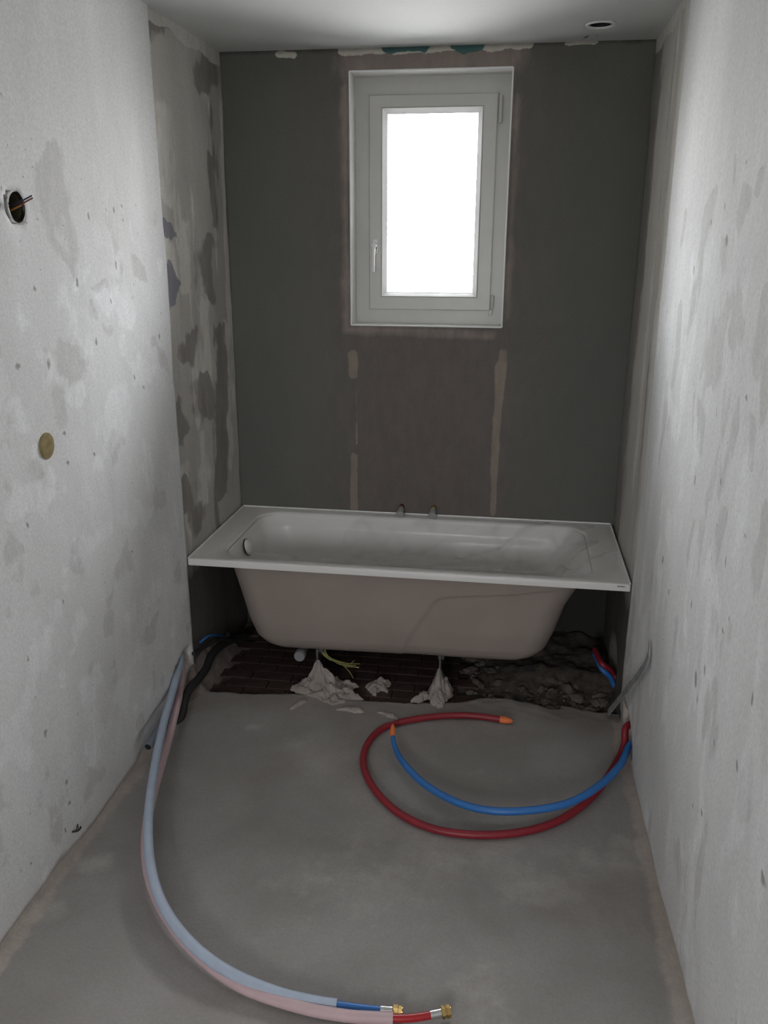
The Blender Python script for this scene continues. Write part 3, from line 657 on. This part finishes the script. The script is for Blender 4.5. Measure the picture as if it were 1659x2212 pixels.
# drain under the bowl
dp = at(650, 1410, 1, 3.16)
d_ = MB(); d_.lathe([(.022, 0), (.024, .004), (.024, .03), (.020, .034), (.020, .20)], (dp.x, 3.13, dp.z-.004), (0, 1, 0), 28)
d_.tube([(dp.x, 3.25, dp.z), (dp.x, 3.25, .20)], .02, 18); auto(d_.build('drain_trap', [simple('white_drain_plastic', (.30, .30, .31, 1), .5)], tub))

# protective film lying in and over the tub
def film():
    us_ = lin(-.72, .44, .008); vs_ = lin(2.99, 3.645, .008)
    U, V = np.meshgrid(us_, vs_, indexing='ij')
    qx = np.abs(U-(IX0+IX1)/2)-((IX1-IX0)/2-.11); qy = np.abs(V-(IY0+IY1)/2)-((IY1-IY0)/2-.11); inx = .11-(np.hypot(np.maximum(qx, 0), np.maximum(qy, 0))+np.minimum(np.maximum(qx, qy), 0))
    sag = ss(0, .20, inx)*.13*(.7+.5*fbm(U*3, V*3, 7))
    def ridge(a, s): return 1-np.abs(2*a-1)
    r1 = ridge(fbm(U*3.2+V*2, V*4-U*2.6, 501, 3), 0)**6*.012+ridge(fbm(U*8, V*9+U*4, 507, 3), 0)**5*.005
    q = stroke(U, V, pl([(985, 1190), (1080, 1180), (1170, 1163), (1235, 1140)], 2, TZ-.06), .012)*.012
    q2 = stroke(U, V, pl([(1210, 1240), (1240, 1205), (1290, 1190)], 2, TZ), .015)*.03+stroke(U, V, pl([(1265, 1235), (1300, 1215), (1335, 1208)], 2, TZ), .02)*.034
    Z = TZ+.003-sag+(r1*ss(-.02, .06, inx)+q*ss(0, .06, inx))+q2+.004*fbm(U*20, V*20, 3)
    Z = np.where(inx < .016, np.maximum(Z, TZ+.004), Z)
    keep = lambda u, v: (u > -.62+.10*math.sin(v*14)) and (u < .435 if v < 3.2 else u < .36+.03*math.sin(v*30)) and v < 3.62
    nu, nv = U.shape; Vt = np.stack([U.ravel(), V.ravel(), Z.ravel()], 1); Fc = []
    for i in range(nu-1):
        for j in range(nv-1):
            if keep(us_[i], vs_[j]): Fc.append((i*nv+j, (i+1)*nv+j, (i+1)*nv+j+1, i*nv+j+1))
    used = sorted({k for f in Fc for k in f}); mp_ = {k: i for i, k in enumerate(used)}
    V2 = [tuple(Vt[k]) for k in used]; F2 = [[mp_[k] for k in f] for f in Fc]
    hz = np.clip(stroke(U, V, pl([(985, 1192), (1080, 1181), (1170, 1163), (1235, 1140)], 2, TZ-.06), .011)*.8+stroke(U, V, pl([(1150, 1230), (1200, 1180), (1245, 1165)], 2, TZ-.04), .02)*.35+ss(.80, 1.0, 1-np.abs(2*fbm(U*5+V*3, V*6-U*3, 531, 3)-1))*.30+stroke(U, V, pl([(1290, 1240), (1320, 1215)], 2, TZ), .04)*.25, 0, 1).ravel()  # crease whitening, with the fold highlights also painted into the film
    o = mesh('protective_film', V2, F2, [M_film], attrs={'m_haze_glint': [hz[k] for k in used]}); return o
tag(film(), 'clear crinkled protective plastic film lying over the right part of the bathtub', 'plastic film')
# small crumple of the same foil on the left of the front rim
def crumple():
    us_ = lin(-1.04, -.80, .006); vs_ = lin(2.985, 3.045, .006); V = []; Fc = []
    U, W_ = np.meshgrid(us_, vs_, indexing='ij'); k = stroke(U, W_, [(-.99, 3.02), (-.90, 3.005), (-.83, 3.0)], .02)
    r = (1-np.abs(2*fbm(U*22, W_*25, 611, 3)-1))**3
    Z = TZ+.003+k*(.008+.022*r*stroke(U, W_, [(-.88, 3.01)], .035))
    nu, nv = U.shape; P = np.stack([U.ravel(), W_.ravel(), Z.ravel()], 1)
    for i in range(nu-1):
        for j in range(nv-1):
            if k[i, j] > .18: Fc.append((i*nv+j, (i+1)*nv+j, (i+1)*nv+j+1, i*nv+j+1))
    used = sorted({q for f in Fc for q in f}); mp_ = {q: i for i, q in enumerate(used)}
    return mesh('film_scrap', [tuple(P[q]) for q in used], [[mp_[q] for q in f] for f in Fc], [M_film])
tag(crumple(), 'small crumpled scrap of clear film on the left end of the front tub rim', 'plastic film')

# wall outlets above the back rim
for i, (px, hot) in enumerate(((867, 1), (936, 0))):
    q = at(px, 1097, 1, YB-.015); zc_ = TZ+.034; x = q.x
    t = empty('wall_outlet', (x, YB, zc_), 'capped water outlet above the back rim, with dull red-brown fitting, the left of two' if hot else 'capped water outlet above the back rim, with yellow brass fitting, the right of two', 'water outlet', 'water outlets above the tub')
    a = MB(); a.lathe([(.014, 0), (.014, .022), (.012, .026)], (x, YB+.006, zc_), (0, -1, 0), 6); a.lathe([(.009, .02), (.009, .034)], (x, YB+.006, zc_), (0, -1, -.2), 16)
    auto(a.build('fitting', [M_brass if not hot else simple('oxidised_copper', (.10, .03, .022, 1), .5, .4)], t))
    a = MB(); a.lathe([(.010, 0), (.0125, .004), (.0165, .034), (.0185, .038), (.0185, .048), (.001, .049)], (x, YB-.018, zc_-.002), (0, -1, -.42), 24); auto(a.build('plug', [M_greyplug], t))
    a = MB(); a.lathe([(.020, 0), (.018, .003), (.014, .004)], (x, YB+.003, zc_), (0, -1, 0), 20); auto(a.build('collar', [M_dark], t))

# ------------------------------------------------------------------ ceiling recess ring
t = empty('ceiling_socket', (CHX, CHY, ZC), 'round black hole with thin white ring in the ceiling above the tub', 'ceiling hole')
a = MB(); a.lathe([(.050, .005), (.053, .002), (.053, -.003), (.049, -.006), (.0415, -.005), (.039, .0), (.039, .02)], (CHX, CHY, ZC), (0, 0, 1), 40, cap=False); auto(a.build('trim_ring', [M_bead], t))
a = MB(); a.lathe([(.038, -.001), (.038, .066), (.001, .066)], (CHX, CHY, ZC), (0, 0, 1), 32, cap=False); a.build('socket_can', [M_dark], t)

# ------------------------------------------------------------------ left wall box with wires, foam plug
bx = empty('electrical_box', (XL, LBOX.y, LBOX.z), 'round metal-rimmed switch box in the left wall with bare wires sticking out', 'electrical box')
c0 = Vector((XL, LBOX.y, LBOX.z)); ax = Vector((1, 0, 0))
a = MB(); a.lathe([(.0365, -.010), (.0370, -.004), (.0385, .001), (.0378, .004), (.0355, .005), (.0340, -.003), (.0340, -.045), (.001, -.045)], c0, ax, 40, cap=False); auto(a.build('metal_rim', [M_chrome], bx))
a = MB(); a.lathe([(.0332, -.004), (.0325, -.044), (.001, -.044)], c0, ax, 32, cap=False); a.build('box_lining', [M_boxg], bx)
for k, (mt, dy, dz, tip) in enumerate(((M_wirek, .0, .012, (68, 423)), (M_wired, .004, .002, (70, 428)), (M_wireo, -.004, -.006, (46, 444)))):
    xt = XL+.075 if k < 2 else XL+.04
    q = at(tip[0], tip[1], 0, xt); a = MB()
    a.tube(spline([(XL-.040, LBOX.y-.012+dy, LBOX.z-.018+dz), (XL-.01, LBOX.y-.004+dy, LBOX.z-.006+dz*.6), q], .006), .0019, 8); auto(a.build('wire', [mt], bx))
q = at(101, 963, 0, XL); a = MB(); a.lathe([(.036, -.012), (.0355, .0015), (.034, .0022), (.02, .001), (.001, .0005)], (XL, q.y, q.z), ax, 40)
tag(auto(a.build('foam_plug', [M_foam])), 'round yellow foam plug filling a hole in the left wall', 'wall plug')
# chips of broken plaster round the switch box
q = at(165, 1795, 0, XL+.008); a = MB()
a.tube(spline([(q.x-.012, q.y-.012, q.z+.004), (q.x+.002, q.y+.0, q.z+.0), (q.x+.004, q.y+.014, q.z-.003), (q.x+.002, q.y+.022, q.z-.002)], .003), .0028, 8)
a.tube(spline([(q.x, q.y-.004, q.z), (q.x+.004, q.y+.002, q.z+.018), (q.x+.002, q.y+.008, q.z+.018), (q.x+.003, q.y+.006, q.z)], .003), .0015, 8)
tag(auto(a.build('tie_wire', [simple('rusty_wire', (.05, .035, .03, 1), .7, .3)])), 'twist of rusty tie wire sticking out of the left wall near the floor', 'wire')

# ------------------------------------------------------------------ pipes
def path(pts): return [at(x, y, 2, z) for (x, y, z) in pts]
def clampx(P, lo, hi): return [Vector((min(max(p.x, lo), hi), p.y, p.z)) for p in P]
# pale blue insulated pipe
t = empty('insulated_pipe', (XL+.3, 2.0, 0), 'pale blue foam-sleeved pipe curving from the left wall hole across the floor', 'pipe', 'sleeved pipes from the left wall')
P = [Vector((XL-.030, 2.88, .190)), at(388, 1437, 0, XL-.010), at(380, 1468, 0, XL+.012)]+path([(371, 1500, .143), (353, 1565, .128), (337, 1640, .112), (325, 1720, .098), (320, 1785, .088), (323, 1855, .080), (339, 1925, .072), (371, 1988, .062), (425, 2050, .050), (500, 2103, .036), (600, 2145, .024), (680, 2164, .018), (728, 2171, .017)])
P = P[:3]+clampx(P[3:], XL+.020, 9)
BLUE = spline(P); a = MB(); a.tube(BLUE, .0142, 20, wob=.03); auto(a.build('foam_sleeve', [M_blueins], t), 60)
P2 = [BLUE[-4]]+path([(728, 2171, .017), (780, 2178, .014), (826, 2183, .013)]); a = MB(); a.tube(spline(P2), .0092, 16); auto(a.build('inner_pipe', [M_blue], t))
e0, e1 = at(826, 2182, 2, .014), at(868, 2185, 2, .015); dr = (e1-e0).normalized(); L = (e1-e0).length
a = MB(); a.lathe([(.0105, -.004), (.0105, L*.52), (.0085, L*.56)], e0, dr, 24); auto(a.build('ferrule', [M_chrome], t))
a = MB(); a.lathe([(.0115, L*.52), (.0135, L*.56), (.0135, L*.80), (.0120, L*.82), (.0120, L)], e0, dr, 6); a.lathe([(.0105, L*.8), (.0105, L*1.05), (.007, L*1.05), (.007, L*.85)], e0, dr, 24); auto(a.build('nut', [M_brass], t))
# pale pink insulated pipe
t = empty('insulated_pipe', (XL+.3, 2.02, 0), 'pale pink foam-sleeved pipe running beside the pale blue one on the floor', 'pipe', 'sleeved pipes from the left wall')
P = [Vector((XL-.030, 2.88, .140)), at(392, 1462, 0, XL-.012), at(388, 1495, 0, XL+.012)]+path([(382, 1525, .100), (366, 1590, .075), (349, 1650, .055), (334, 1705, .044), (319, 1770, .042), (315, 1840, .040), (327, 1912, .036), (362, 1985, .030), (424, 2060, .024), (515, 2128, .019), (635, 2172, .017), (745, 2194, .017), (849, 2200, .017)])
P = P[:3]+clampx(P[3:], XL+.020, 9)
PINK = spline(P); a = MB(); a.tube(PINK, .0142, 20, wob=.03); auto(a.build('foam_sleeve', [M_pinkins], t), 60)
P2 = [PINK[-4]]+path([(849, 2200, .017), (890, 2199, .016), (935, 2192, .017)]); a = MB(); a.tube(spline(P2), .0092, 16); auto(a.build('inner_pipe', [M_bred], t))
e0, e1 = at(933, 2192, 2, .018), at(972, 2184, 2, .020); dr = (e1-e0).normalized(); L = (e1-e0).length
a = MB(); a.lathe([(.0105, -.004), (.0105, L*.52), (.0085, L*.56)], e0, dr, 24); auto(a.build('ferrule', [M_chrome], t))
a = MB(); a.lathe([(.0115, L*.50), (.0145, L*.54), (.0145, L*.70), (.0120, L*.72), (.0120, L*.78), (.0145, L*.80), (.0145, L)], e0, dr, 6); a.lathe([(.0105, L*.8), (.0105, L*1.04), (.007, L*1.04), (.007, L*.85)], e0, dr, 24); auto(a.build('nut', [M_brass], t))

# red and blue pipes from the right wall
t = empty('red_pipe', (-.1, 2.4, 0), 'dark red pipe looping over the floor from the right wall, end taped orange', 'pipe')
P = [Vector((XR+.045, 2.80, .10)), at(1352, 1572, 0, XR-.006)]+path([(1349, 1608, .060), (1330, 1650, .035), (1296, 1702, .020), (1252, 1745, .014), (1190, 1780, .0125), (1110, 1800, .0125), (1020, 1803, .0125), (935, 1790, .0125), (860, 1755, .0125), (807, 1702, .0125), (785, 1650, .0125), (795, 1605, .0125), (828, 1573, .0125), (878, 1557, .0125), (950, 1547, .0125), (1020, 1546, .0125), (1088, 1555, .0125)])
P = [P[0]]+clampx(P[1:], -9, XR-.004)
RED = spline(P); nR = len(RED); lo_, hi_ = 0, 0
ka = min(range(nR), key=lambda i: (RED[i]-at(850, 1564, 2, .0125)).length)
rad = [.0125 if abs(i-ka) > 1 else .0105 for i in range(nR)]
a = MB(); a.tube(RED, rad, 20, wob=.04); auto(a.build('pipe_sleeve', [M_red], t), 60)
e0 = RED[-1]; dr = (RED[-1]-RED[-3]).normalized(); a = MB(); a.lathe([(.0128, -.014), (.0138, -.010), (.0138, .006), (.012, .016), (.008, .030), (.003, .036)], e0, dr, 14); auto(a.build('tape_cap', [M_orange], t), 60)
t = empty('blue_pipe', (.0, 2.4, 0), 'bright blue pipe curving above the floor from the right wall, orange taped tip', 'pipe')
P = [Vector((XR+.045, 2.66, .10)), at(1362, 1608, 0, XR+.004)]+path([(1340, 1652, .085), (1296, 1696, .080), (1232, 1733, .076), (1150, 1750, .070), (1060, 1751, .062), (985, 1732, .052), (915, 1692, .042), (868, 1643, .036), (852, 1610, .040), (848, 1588, .048)])
BL = spline(P); a = MB(); a.tube(BL, [.0122 if i < len(BL)-16 else .0122-.0003*(i-len(BL)+16) for i in range(len(BL))], 20, wob=.04); auto(a.build('pipe_sleeve', [M_blue], t), 60)
a = MB(); e0 = BL[-1]; dr = (BL[-1]-BL[-3]).normalized(); a.lathe([(.0085, -.008), (.0102, -.004), (.0102, .014), (.0085, .034), (.003, .046)], e0, (dr+Vector((.1, 0, .25))).normalized(), 12); auto(a.build('tape_cap', [M_orange], t), 60)
# same pipes glimpsed behind the jamb under the tub
for (nm, mt, off, lb) in (('red_pipe', M_red, .028, 'dark red pipe stub leaving the right wall under the tub'), ('blue_pipe', M_blue, .0, 'blue pipe stub leaving the right wall under the tub, below the red one')):
    A_ = at(1300, 1445-off*400, 1, 3.20); B_ = at(1328, 1482-off*700, 0, XR+.01)
    a = MB(); a.tube(spline([A_+Vector((-.02, .10, .012)), A_, (A_+B_)/2+Vector((.006, 0, .006)), B_, B_+Vector((.05, -.05, -.02))]), .0115, 16)
    tag(auto(a.build(nm, [mt]), 60), lb, 'pipe')
# black conduit along the left wall base
a = MB(); P = [at(530, 1376, 1, 3.40)]+[at(492, 1386, 1, 3.25), at(452, 1412, 1, 3.10), at(424, 1447, 1, 3.00), at(403, 1500, 0, XL+.022), at(392, 1545, 0, XL+.024), at(374, 1590, 0, XL+.026), at(356, 1622, 0, XL+.028)]
P = clampx(P, XL+.020, 9); a.tube(spline(P), .0175, 18); tag(auto(a.build('conduit', [M_black]), 60), 'black flexible conduit running from under the tub along the left wall base', 'conduit')
# grey open-ended conduit
A_ = at(311, 1613, 2, .055); P = [Vector((XL-.03, 2.80, .10)), Vector((XL+.004, 2.72, .088)), Vector((XL+.018, 2.62, .075)), Vector((max(A_.x, XL+.022), A_.y, A_.z))]
S = spline(P); a = MB(); a.tube(S, .0145, 20, cap=False); a.tube([S[-1], S[-1]+(S[-3]-S[-1]).normalized()*.06], .0120, 20, cap=True, m=1)
tb = S[-1]; dr = (S[-1]-S[-3]).normalized(); a.lathe([(.0145, 0), (.0120, 0)], tb, dr, 20, cap=False)
a.V, a.F = a.V, a.F
tag(auto(a.build('conduit', [M_greyc, M_dark], fix=False), 60), 'short blue-grey plastic conduit with open end lying against the left wall base', 'conduit')
# blue wires under the tub at the left
a = MB(); A_ = [at(432, 1388, 0, XL+.012), at(446, 1376, 0, XL+.025), at(460, 1372, 0, XL+.03), at(478, 1373, 0, XL+.02), at(486, 1374, 0, XL-.01)]
a.tube(spline(A_), .005, 12); tag(auto(a.build('blue_cable', [M_blue]), 60), 'short blue cable leaving the dark left wall under the tub', 'cable')
A_ = [at(418, 1412, 0, XL+.018), at(445, 1395, 0, XL+.03), at(468, 1382, 0, XL+.045), at(500, 1384, 0, XL+.06)]
a = MB(); a.tube(spline(A_), .009, 12); tag(auto(a.build('black_cable', [M_black]), 60), 'thick black cable below the blue one under the tub', 'cable')
# yellow-green wires dangling under the tub
t = empty('wire_bundle', at(730, 1440, 1, 3.15), 'loose bundle of yellow-green wires hanging beneath the tub beside its left foot', 'wires')
rs = random.Random(3)
for k in range(9):
    j = lambda s: rs.uniform(-s, s)
    end = [(778, 1434), (776, 1441), (764, 1466), (770, 1438), (765, 1427), (762, 1464), (748, 1440), (775, 1443), (740, 1436)][k]
    p0 = (700+j(6), 1409+j(3)); Pp = [at(*p0, 1, 3.15)+Vector((0, 0, .03)), at(*p0, 1, 3.14), at(714+j(4), 1423+j(3), 1, 3.13), at(735+j(5), 1432+j(3), 1, 3.13+j(.01)), at(752+j(4), (1436+end[1])/2+j(3), 1, 3.12+j(.01)), at(end[0], end[1], 1, 3.12+j(.012))]
    a = MB(); a.tube(spline(Pp, .008), .0015, 7); auto(a.build('wire', [M_yg], t))
# zinc strip leaning against the right wall
A_ = at(1312, 1542, 2, .002); B_ = at(1395, 1432, 0, XR-.012); C_ = at(1402, 1385, 0, XR-.008)
S = spline([A_, A_.lerp(B_, .5)+Vector((0, 0, -.006)), B_, C_], .02); V = []; Fc = []; nS = len(S)
for i, p in enumerate(S):
    wv = .0135*min(1, .25+min(i, nS-1-i)/2.2)*(1+.35*mnoise.noise(Vector((i*1.7, 0, 0)))); tg = (S[min(i+1, nS-1)]-S[max(i-1, 0)]).normalized()
    s1 = tg.cross(Vector((1, 0, 0))).normalized(); nx_ = tg.cross(s1).normalized()
    for (sa, sb_) in ((-1, -1), (1, -1), (1, 1), (-1, 1)): V.append(p+s1*wv*sa+nx_*.0012*sb_)
for i in range(nS-1):
    for k in range(4): Fc.append((i*4+k, i*4+(k+1) % 4, i*4+4+(k+1) % 4, i*4+4+k))
Fc += [(3, 2, 1, 0), tuple((nS-1)*4+k for k in range(4))]
V, Fc = fixn([tuple(v) for v in V], Fc)
tag(mesh('metal_strip', V, Fc, [M_strip], smooth=False), 'bent ragged strip of grey metal leaning against the right wall beside the tub', 'metal strip')

# ------------------------------------------------------------------ under the tub: old tiles, rubble, plaster
tm = {}
def tile_mesh(seed):
    bm = bmesh.new(); bmesh.ops.create_cube(bm, size=1)
    for v in bm.verts: v.co = Vector((v.co.x*.172, v.co.y*.064, v.co.z*.012))
    bmesh.ops.bevel(bm, geom=[e for e in bm.edges if all(v.co.z > 0 for v in e.verts)], offset=.0015, segments=1, affect='EDGES')
    me = bpy.data.meshes.new('tile'); bm.to_mesh(me); bm.free(); me.materials.append(M_tile); return me
tmesh = tile_mesh(0); rs = random.Random(11)
for r in range(10):
    y = 2.985+.068*r
    for c in range(11):
        x = XL+.10+.176*c-(.088 if r % 2 else 0)
        if x > -.10 or (x > XR-.1): continue
        if x-.08 < XL or y > YB-.04: continue
        z = -.0295+.004+rs.uniform(-.0010, .0010)
        o = bpy.data.objects.new('tile', tmesh); o.location = (x, y, z+.002); o.rotation_euler = (rs.uniform(-.006, .006), rs.uniform(-.006, .006), rs.uniform(-.008, .008)); link(o, fl)
def chunk(mb, c, s, rs):
    bm = bmesh.new(); bmesh.ops.create_icosphere(bm, subdivisions=1, radius=1)
    o3 = Vector((rs.uniform(0, 99), rs.uniform(0, 99), rs.uniform(0, 99))); R = Matrix.Rotation(rs.uniform(0, 6.28), 3, 'Z')
    sx_, sy_, sz_ = s*rs.uniform(.7, 1.5), s*rs.uniform(.6, 1.1), s*rs.uniform(.35, .7)
    for v in bm.verts:
        k = 1+.55*mnoise.noise(v.co*1.3+o3); v.co = R @ Vector((v.co.x*sx_*k, v.co.y*sy_*k, v.co.z*sz_*k))+Vector(c)
    bm.verts.index_update(); mb.add([v.co.copy() for v in bm.verts], [[v.index for v in f.verts] for f in bm.faces]); bm.free()
rub = MB(); rs = random.Random(21)
for k in range(620):
    x = rs.uniform(-.12, XR-.01) if k < 470 else rs.uniform(XL+.03, XR-.03); y = rs.uniform(2.99, 3.62) if k < 470 else rs.uniform(3.0, 3.6)
    if y < float(sc_edge(np.float64(x)))+.02: continue
    s = rs.choice([.006, .008, .01, .014, .02, .03]) if k < 470 else rs.choice([.003, .005, .007])
    chunk(rub, (x, y, -.030+s*.3+(.03*math.exp(-((x-.25)/.2)**2)*rs.random() if y > 3.1 else 0)), s, rs)
tag(rub.build('rubble', [M_chunk], smooth=False), 'dark broken mortar rubble heaped on the sub-floor beneath the right half of the tub', 'rubble', kind='stuff')
# low ragged bank of rubble under the tub so the heap has a body
us_ = lin(-.16, XR+.01, .012); vs_ = lin(2.99, YB, .012)
def bank(U, V):
    e = np.clip(V-sc_edge(U)-.005, 0, 9); h = -.034+.062*ss(0, .30, e)*ss(-.16, .12, U)*(.5+1.0*fbm(U*11, V*11, 401, 5))
    return U, V, h
bo = grid_mesh('rubble_bank', us_, vs_, bank, [simple('dusty_rubble', (.075, .06, .05, 1), .95, var=.5, scale=30, bump=1, bscale=60)], kind='stuff', flip=False)
tag(bo, 'uneven bank of dusty debris filling the recess under the right end of the tub', 'rubble')
# mortar fillet at the left rear where the screed meets the wall
a = MB(); rs = random.Random(31)
V = []; Fc = []
pf = [(XL-.002, 2.60), (XL-.002, 2.75), (XL-.002, 2.88), (XL-.002, 3.0), (XL-.002, 3.10), (XL-.002, 3.20), (XL-.002, 3.30)]
nn = 46; mm_ = 10
for i in range(nn):
    y = 2.62+.75*i/(nn-1); wd = .028+.05*float(ss(2.8, 3.0, np.float64(y)))+.02*mnoise.noise(Vector((y*9, 0, 0))); hh = .045+.10*float(ss(2.82, 2.98, np.float64(y)))*(1-.5*float(ss(3.15, 3.35, np.float64(y))))+.02*mnoise.noise(Vector((y*11, 3, 0)))
    zb = .0 if y < 2.95 else -.03
    for j in range(mm_):
        t_ = j/(mm_-1); V.append((XL-.006+wd*t_+.006*mnoise.noise(Vector((y*30, t_*4, 0))), y, zb-.004+hh*(1-t_)**1.6+.006*mnoise.noise(Vector((y*35, t_*6, 5)))))
for i in range(nn-1):
    for j in range(mm_-1): q = i*mm_+j; Fc.append((q, q+1, q+mm_+1, q+mm_))
tag(mesh('mortar_fillet', V, Fc, [simple('pinkish_mortar', (.20, .165, .145, 1), .95, var=.25, scale=20, bump=.8)]), 'rough pinkish mortar fillet at the foot of the left wall beside the tub', 'mortar')

def heap(name, label, outline, peak, hgt, pw=1.6, seed=0, ridge=.35, zb=-.001, fall=None):
    """plaster heap: outline = list of floor points, peak = floor point"""
    n = 96; pk = Vector((peak[0], peak[1], 0)); pts = [Vector((x, y, 0)) for x, y in outline]; L = len(pts); V = []; Fc = []
    rg = 22
    for k in range(n):
        f = k/n*L; i = int(f); t_ = f-i; e = pts[i % L].lerp(pts[(i+1) % L], t_); e = e+(e-pk).normalized()*(.016*mnoise.noise(e*45+Vector((seed, 0, 0)))+.008*mnoise.noise(e*140))*(1 if hgt > .005 else .4)
        for j in range(rg):
            s = j/(rg-1); p = pk.lerp(e, s); nz = mnoise.fractal(p*38+Vector((seed, 3, 0)), .8, 2.1, 4)
            nb = mnoise.noise(p*55+Vector((seed*3, 7, 0))); h = hgt*max(0, (1-s))**pw*(1+.5*nb*s)+ridge*.03*nz*(1-s)**.35+ridge*.018*abs(nb)*(1-s)**.3+.008*(1-s**6)
            V.append((p.x+.004*nz*(s > 0), p.y+.004*nz*(s > 0), zb+max(-.004, h)-(.006 if s > .99 else 0)))
    for k in range(n):
        for j in range(rg-1):
            a_ = k*rg+j; b2 = ((k+1) % n)*rg+j
            if j == 0: Fc.append((a_, a_+1, b2+1))
            else: Fc.append((a_, a_+1, b2+1, b2))
    return tag(mesh(name, V, Fc, [M_plaster]), label, 'plaster')
gp = lambda *p: [tuple(at(x, y, 2, 0))[:2] for x, y in p]
h1 = gp((628, 1486), (655, 1500), (690, 1512), (716, 1524), (748, 1520), (752, 1511), (788, 1510), (770, 1500), (758, 1490), (776, 1480), (752, 1476), (730, 1466), (712, 1462), (686, 1460), (664, 1466), (646, 1476))
pk1 = at(687, 1495, 2, 0); xk = at(686, 1440, 1, 3.07).x
heap('plaster_heap', 'wide pinkish-white plaster heap around the left front foot of the tub', h1, (xk, 3.06), .105, 2.9, 1, 1.0)
h2 = gp((924, 1500), (930, 1519), (944, 1530), (956, 1529), (962, 1514), (978, 1500), (978, 1490), (966, 1478), (946, 1474), (930, 1482))
xk2 = at(950, 1440, 1, 3.07).x
heap('plaster_heap', 'tall narrow plaster heap around the right front foot of the tub', h2, (xk2, 3.055), .11, 1.5, 9, 1.2)
heap('plaster_smear', 'thin plaster smear between the two tub feet on the old tiles', gp((788, 1478), (800, 1492), (812, 1500), (806, 1486), (838, 1488), (836, 1478), (848, 1470), (830, 1466), (806, 1468)), tuple(at(815, 1480, 2, -.02))[:2], .014, 1.2, 14, .5, -.014)
heap('plaster_smear', 'sloping plaster smear just left of the right foot heap', gp((885, 1512), (900, 1516), (925, 1506), (930, 1492), (905, 1498)), tuple(at(912, 1504, 2, 0))[:2], .010, 1.0, 17, .3, -.004)
for i, (o_, lb) in enumerate(((((625, 1533), (632, 1533), (664, 1516), (664, 1511), (650, 1512), (634, 1522)), 'leftmost white plaster splash on the screed before the tub'),
                 (((724, 1533), (745, 1537), (772, 1541), (790, 1539), (786, 1532), (768, 1530), (748, 1528)), 'middle white plaster splash on the screed before the tub'),
                 (((812, 1538), (836, 1549), (858, 1557), (862, 1552), (850, 1545), (828, 1540)), 'right-hand white plaster splash, beside the red pipe'))):
    ol = gp(*o_); c = (sum(p[0] for p in ol)/len(ol), sum(p[1] for p in ol)/len(ol))
    heap('plaster_splash', lb, ol, c, .003, 1, 30+i, .08, -.001)
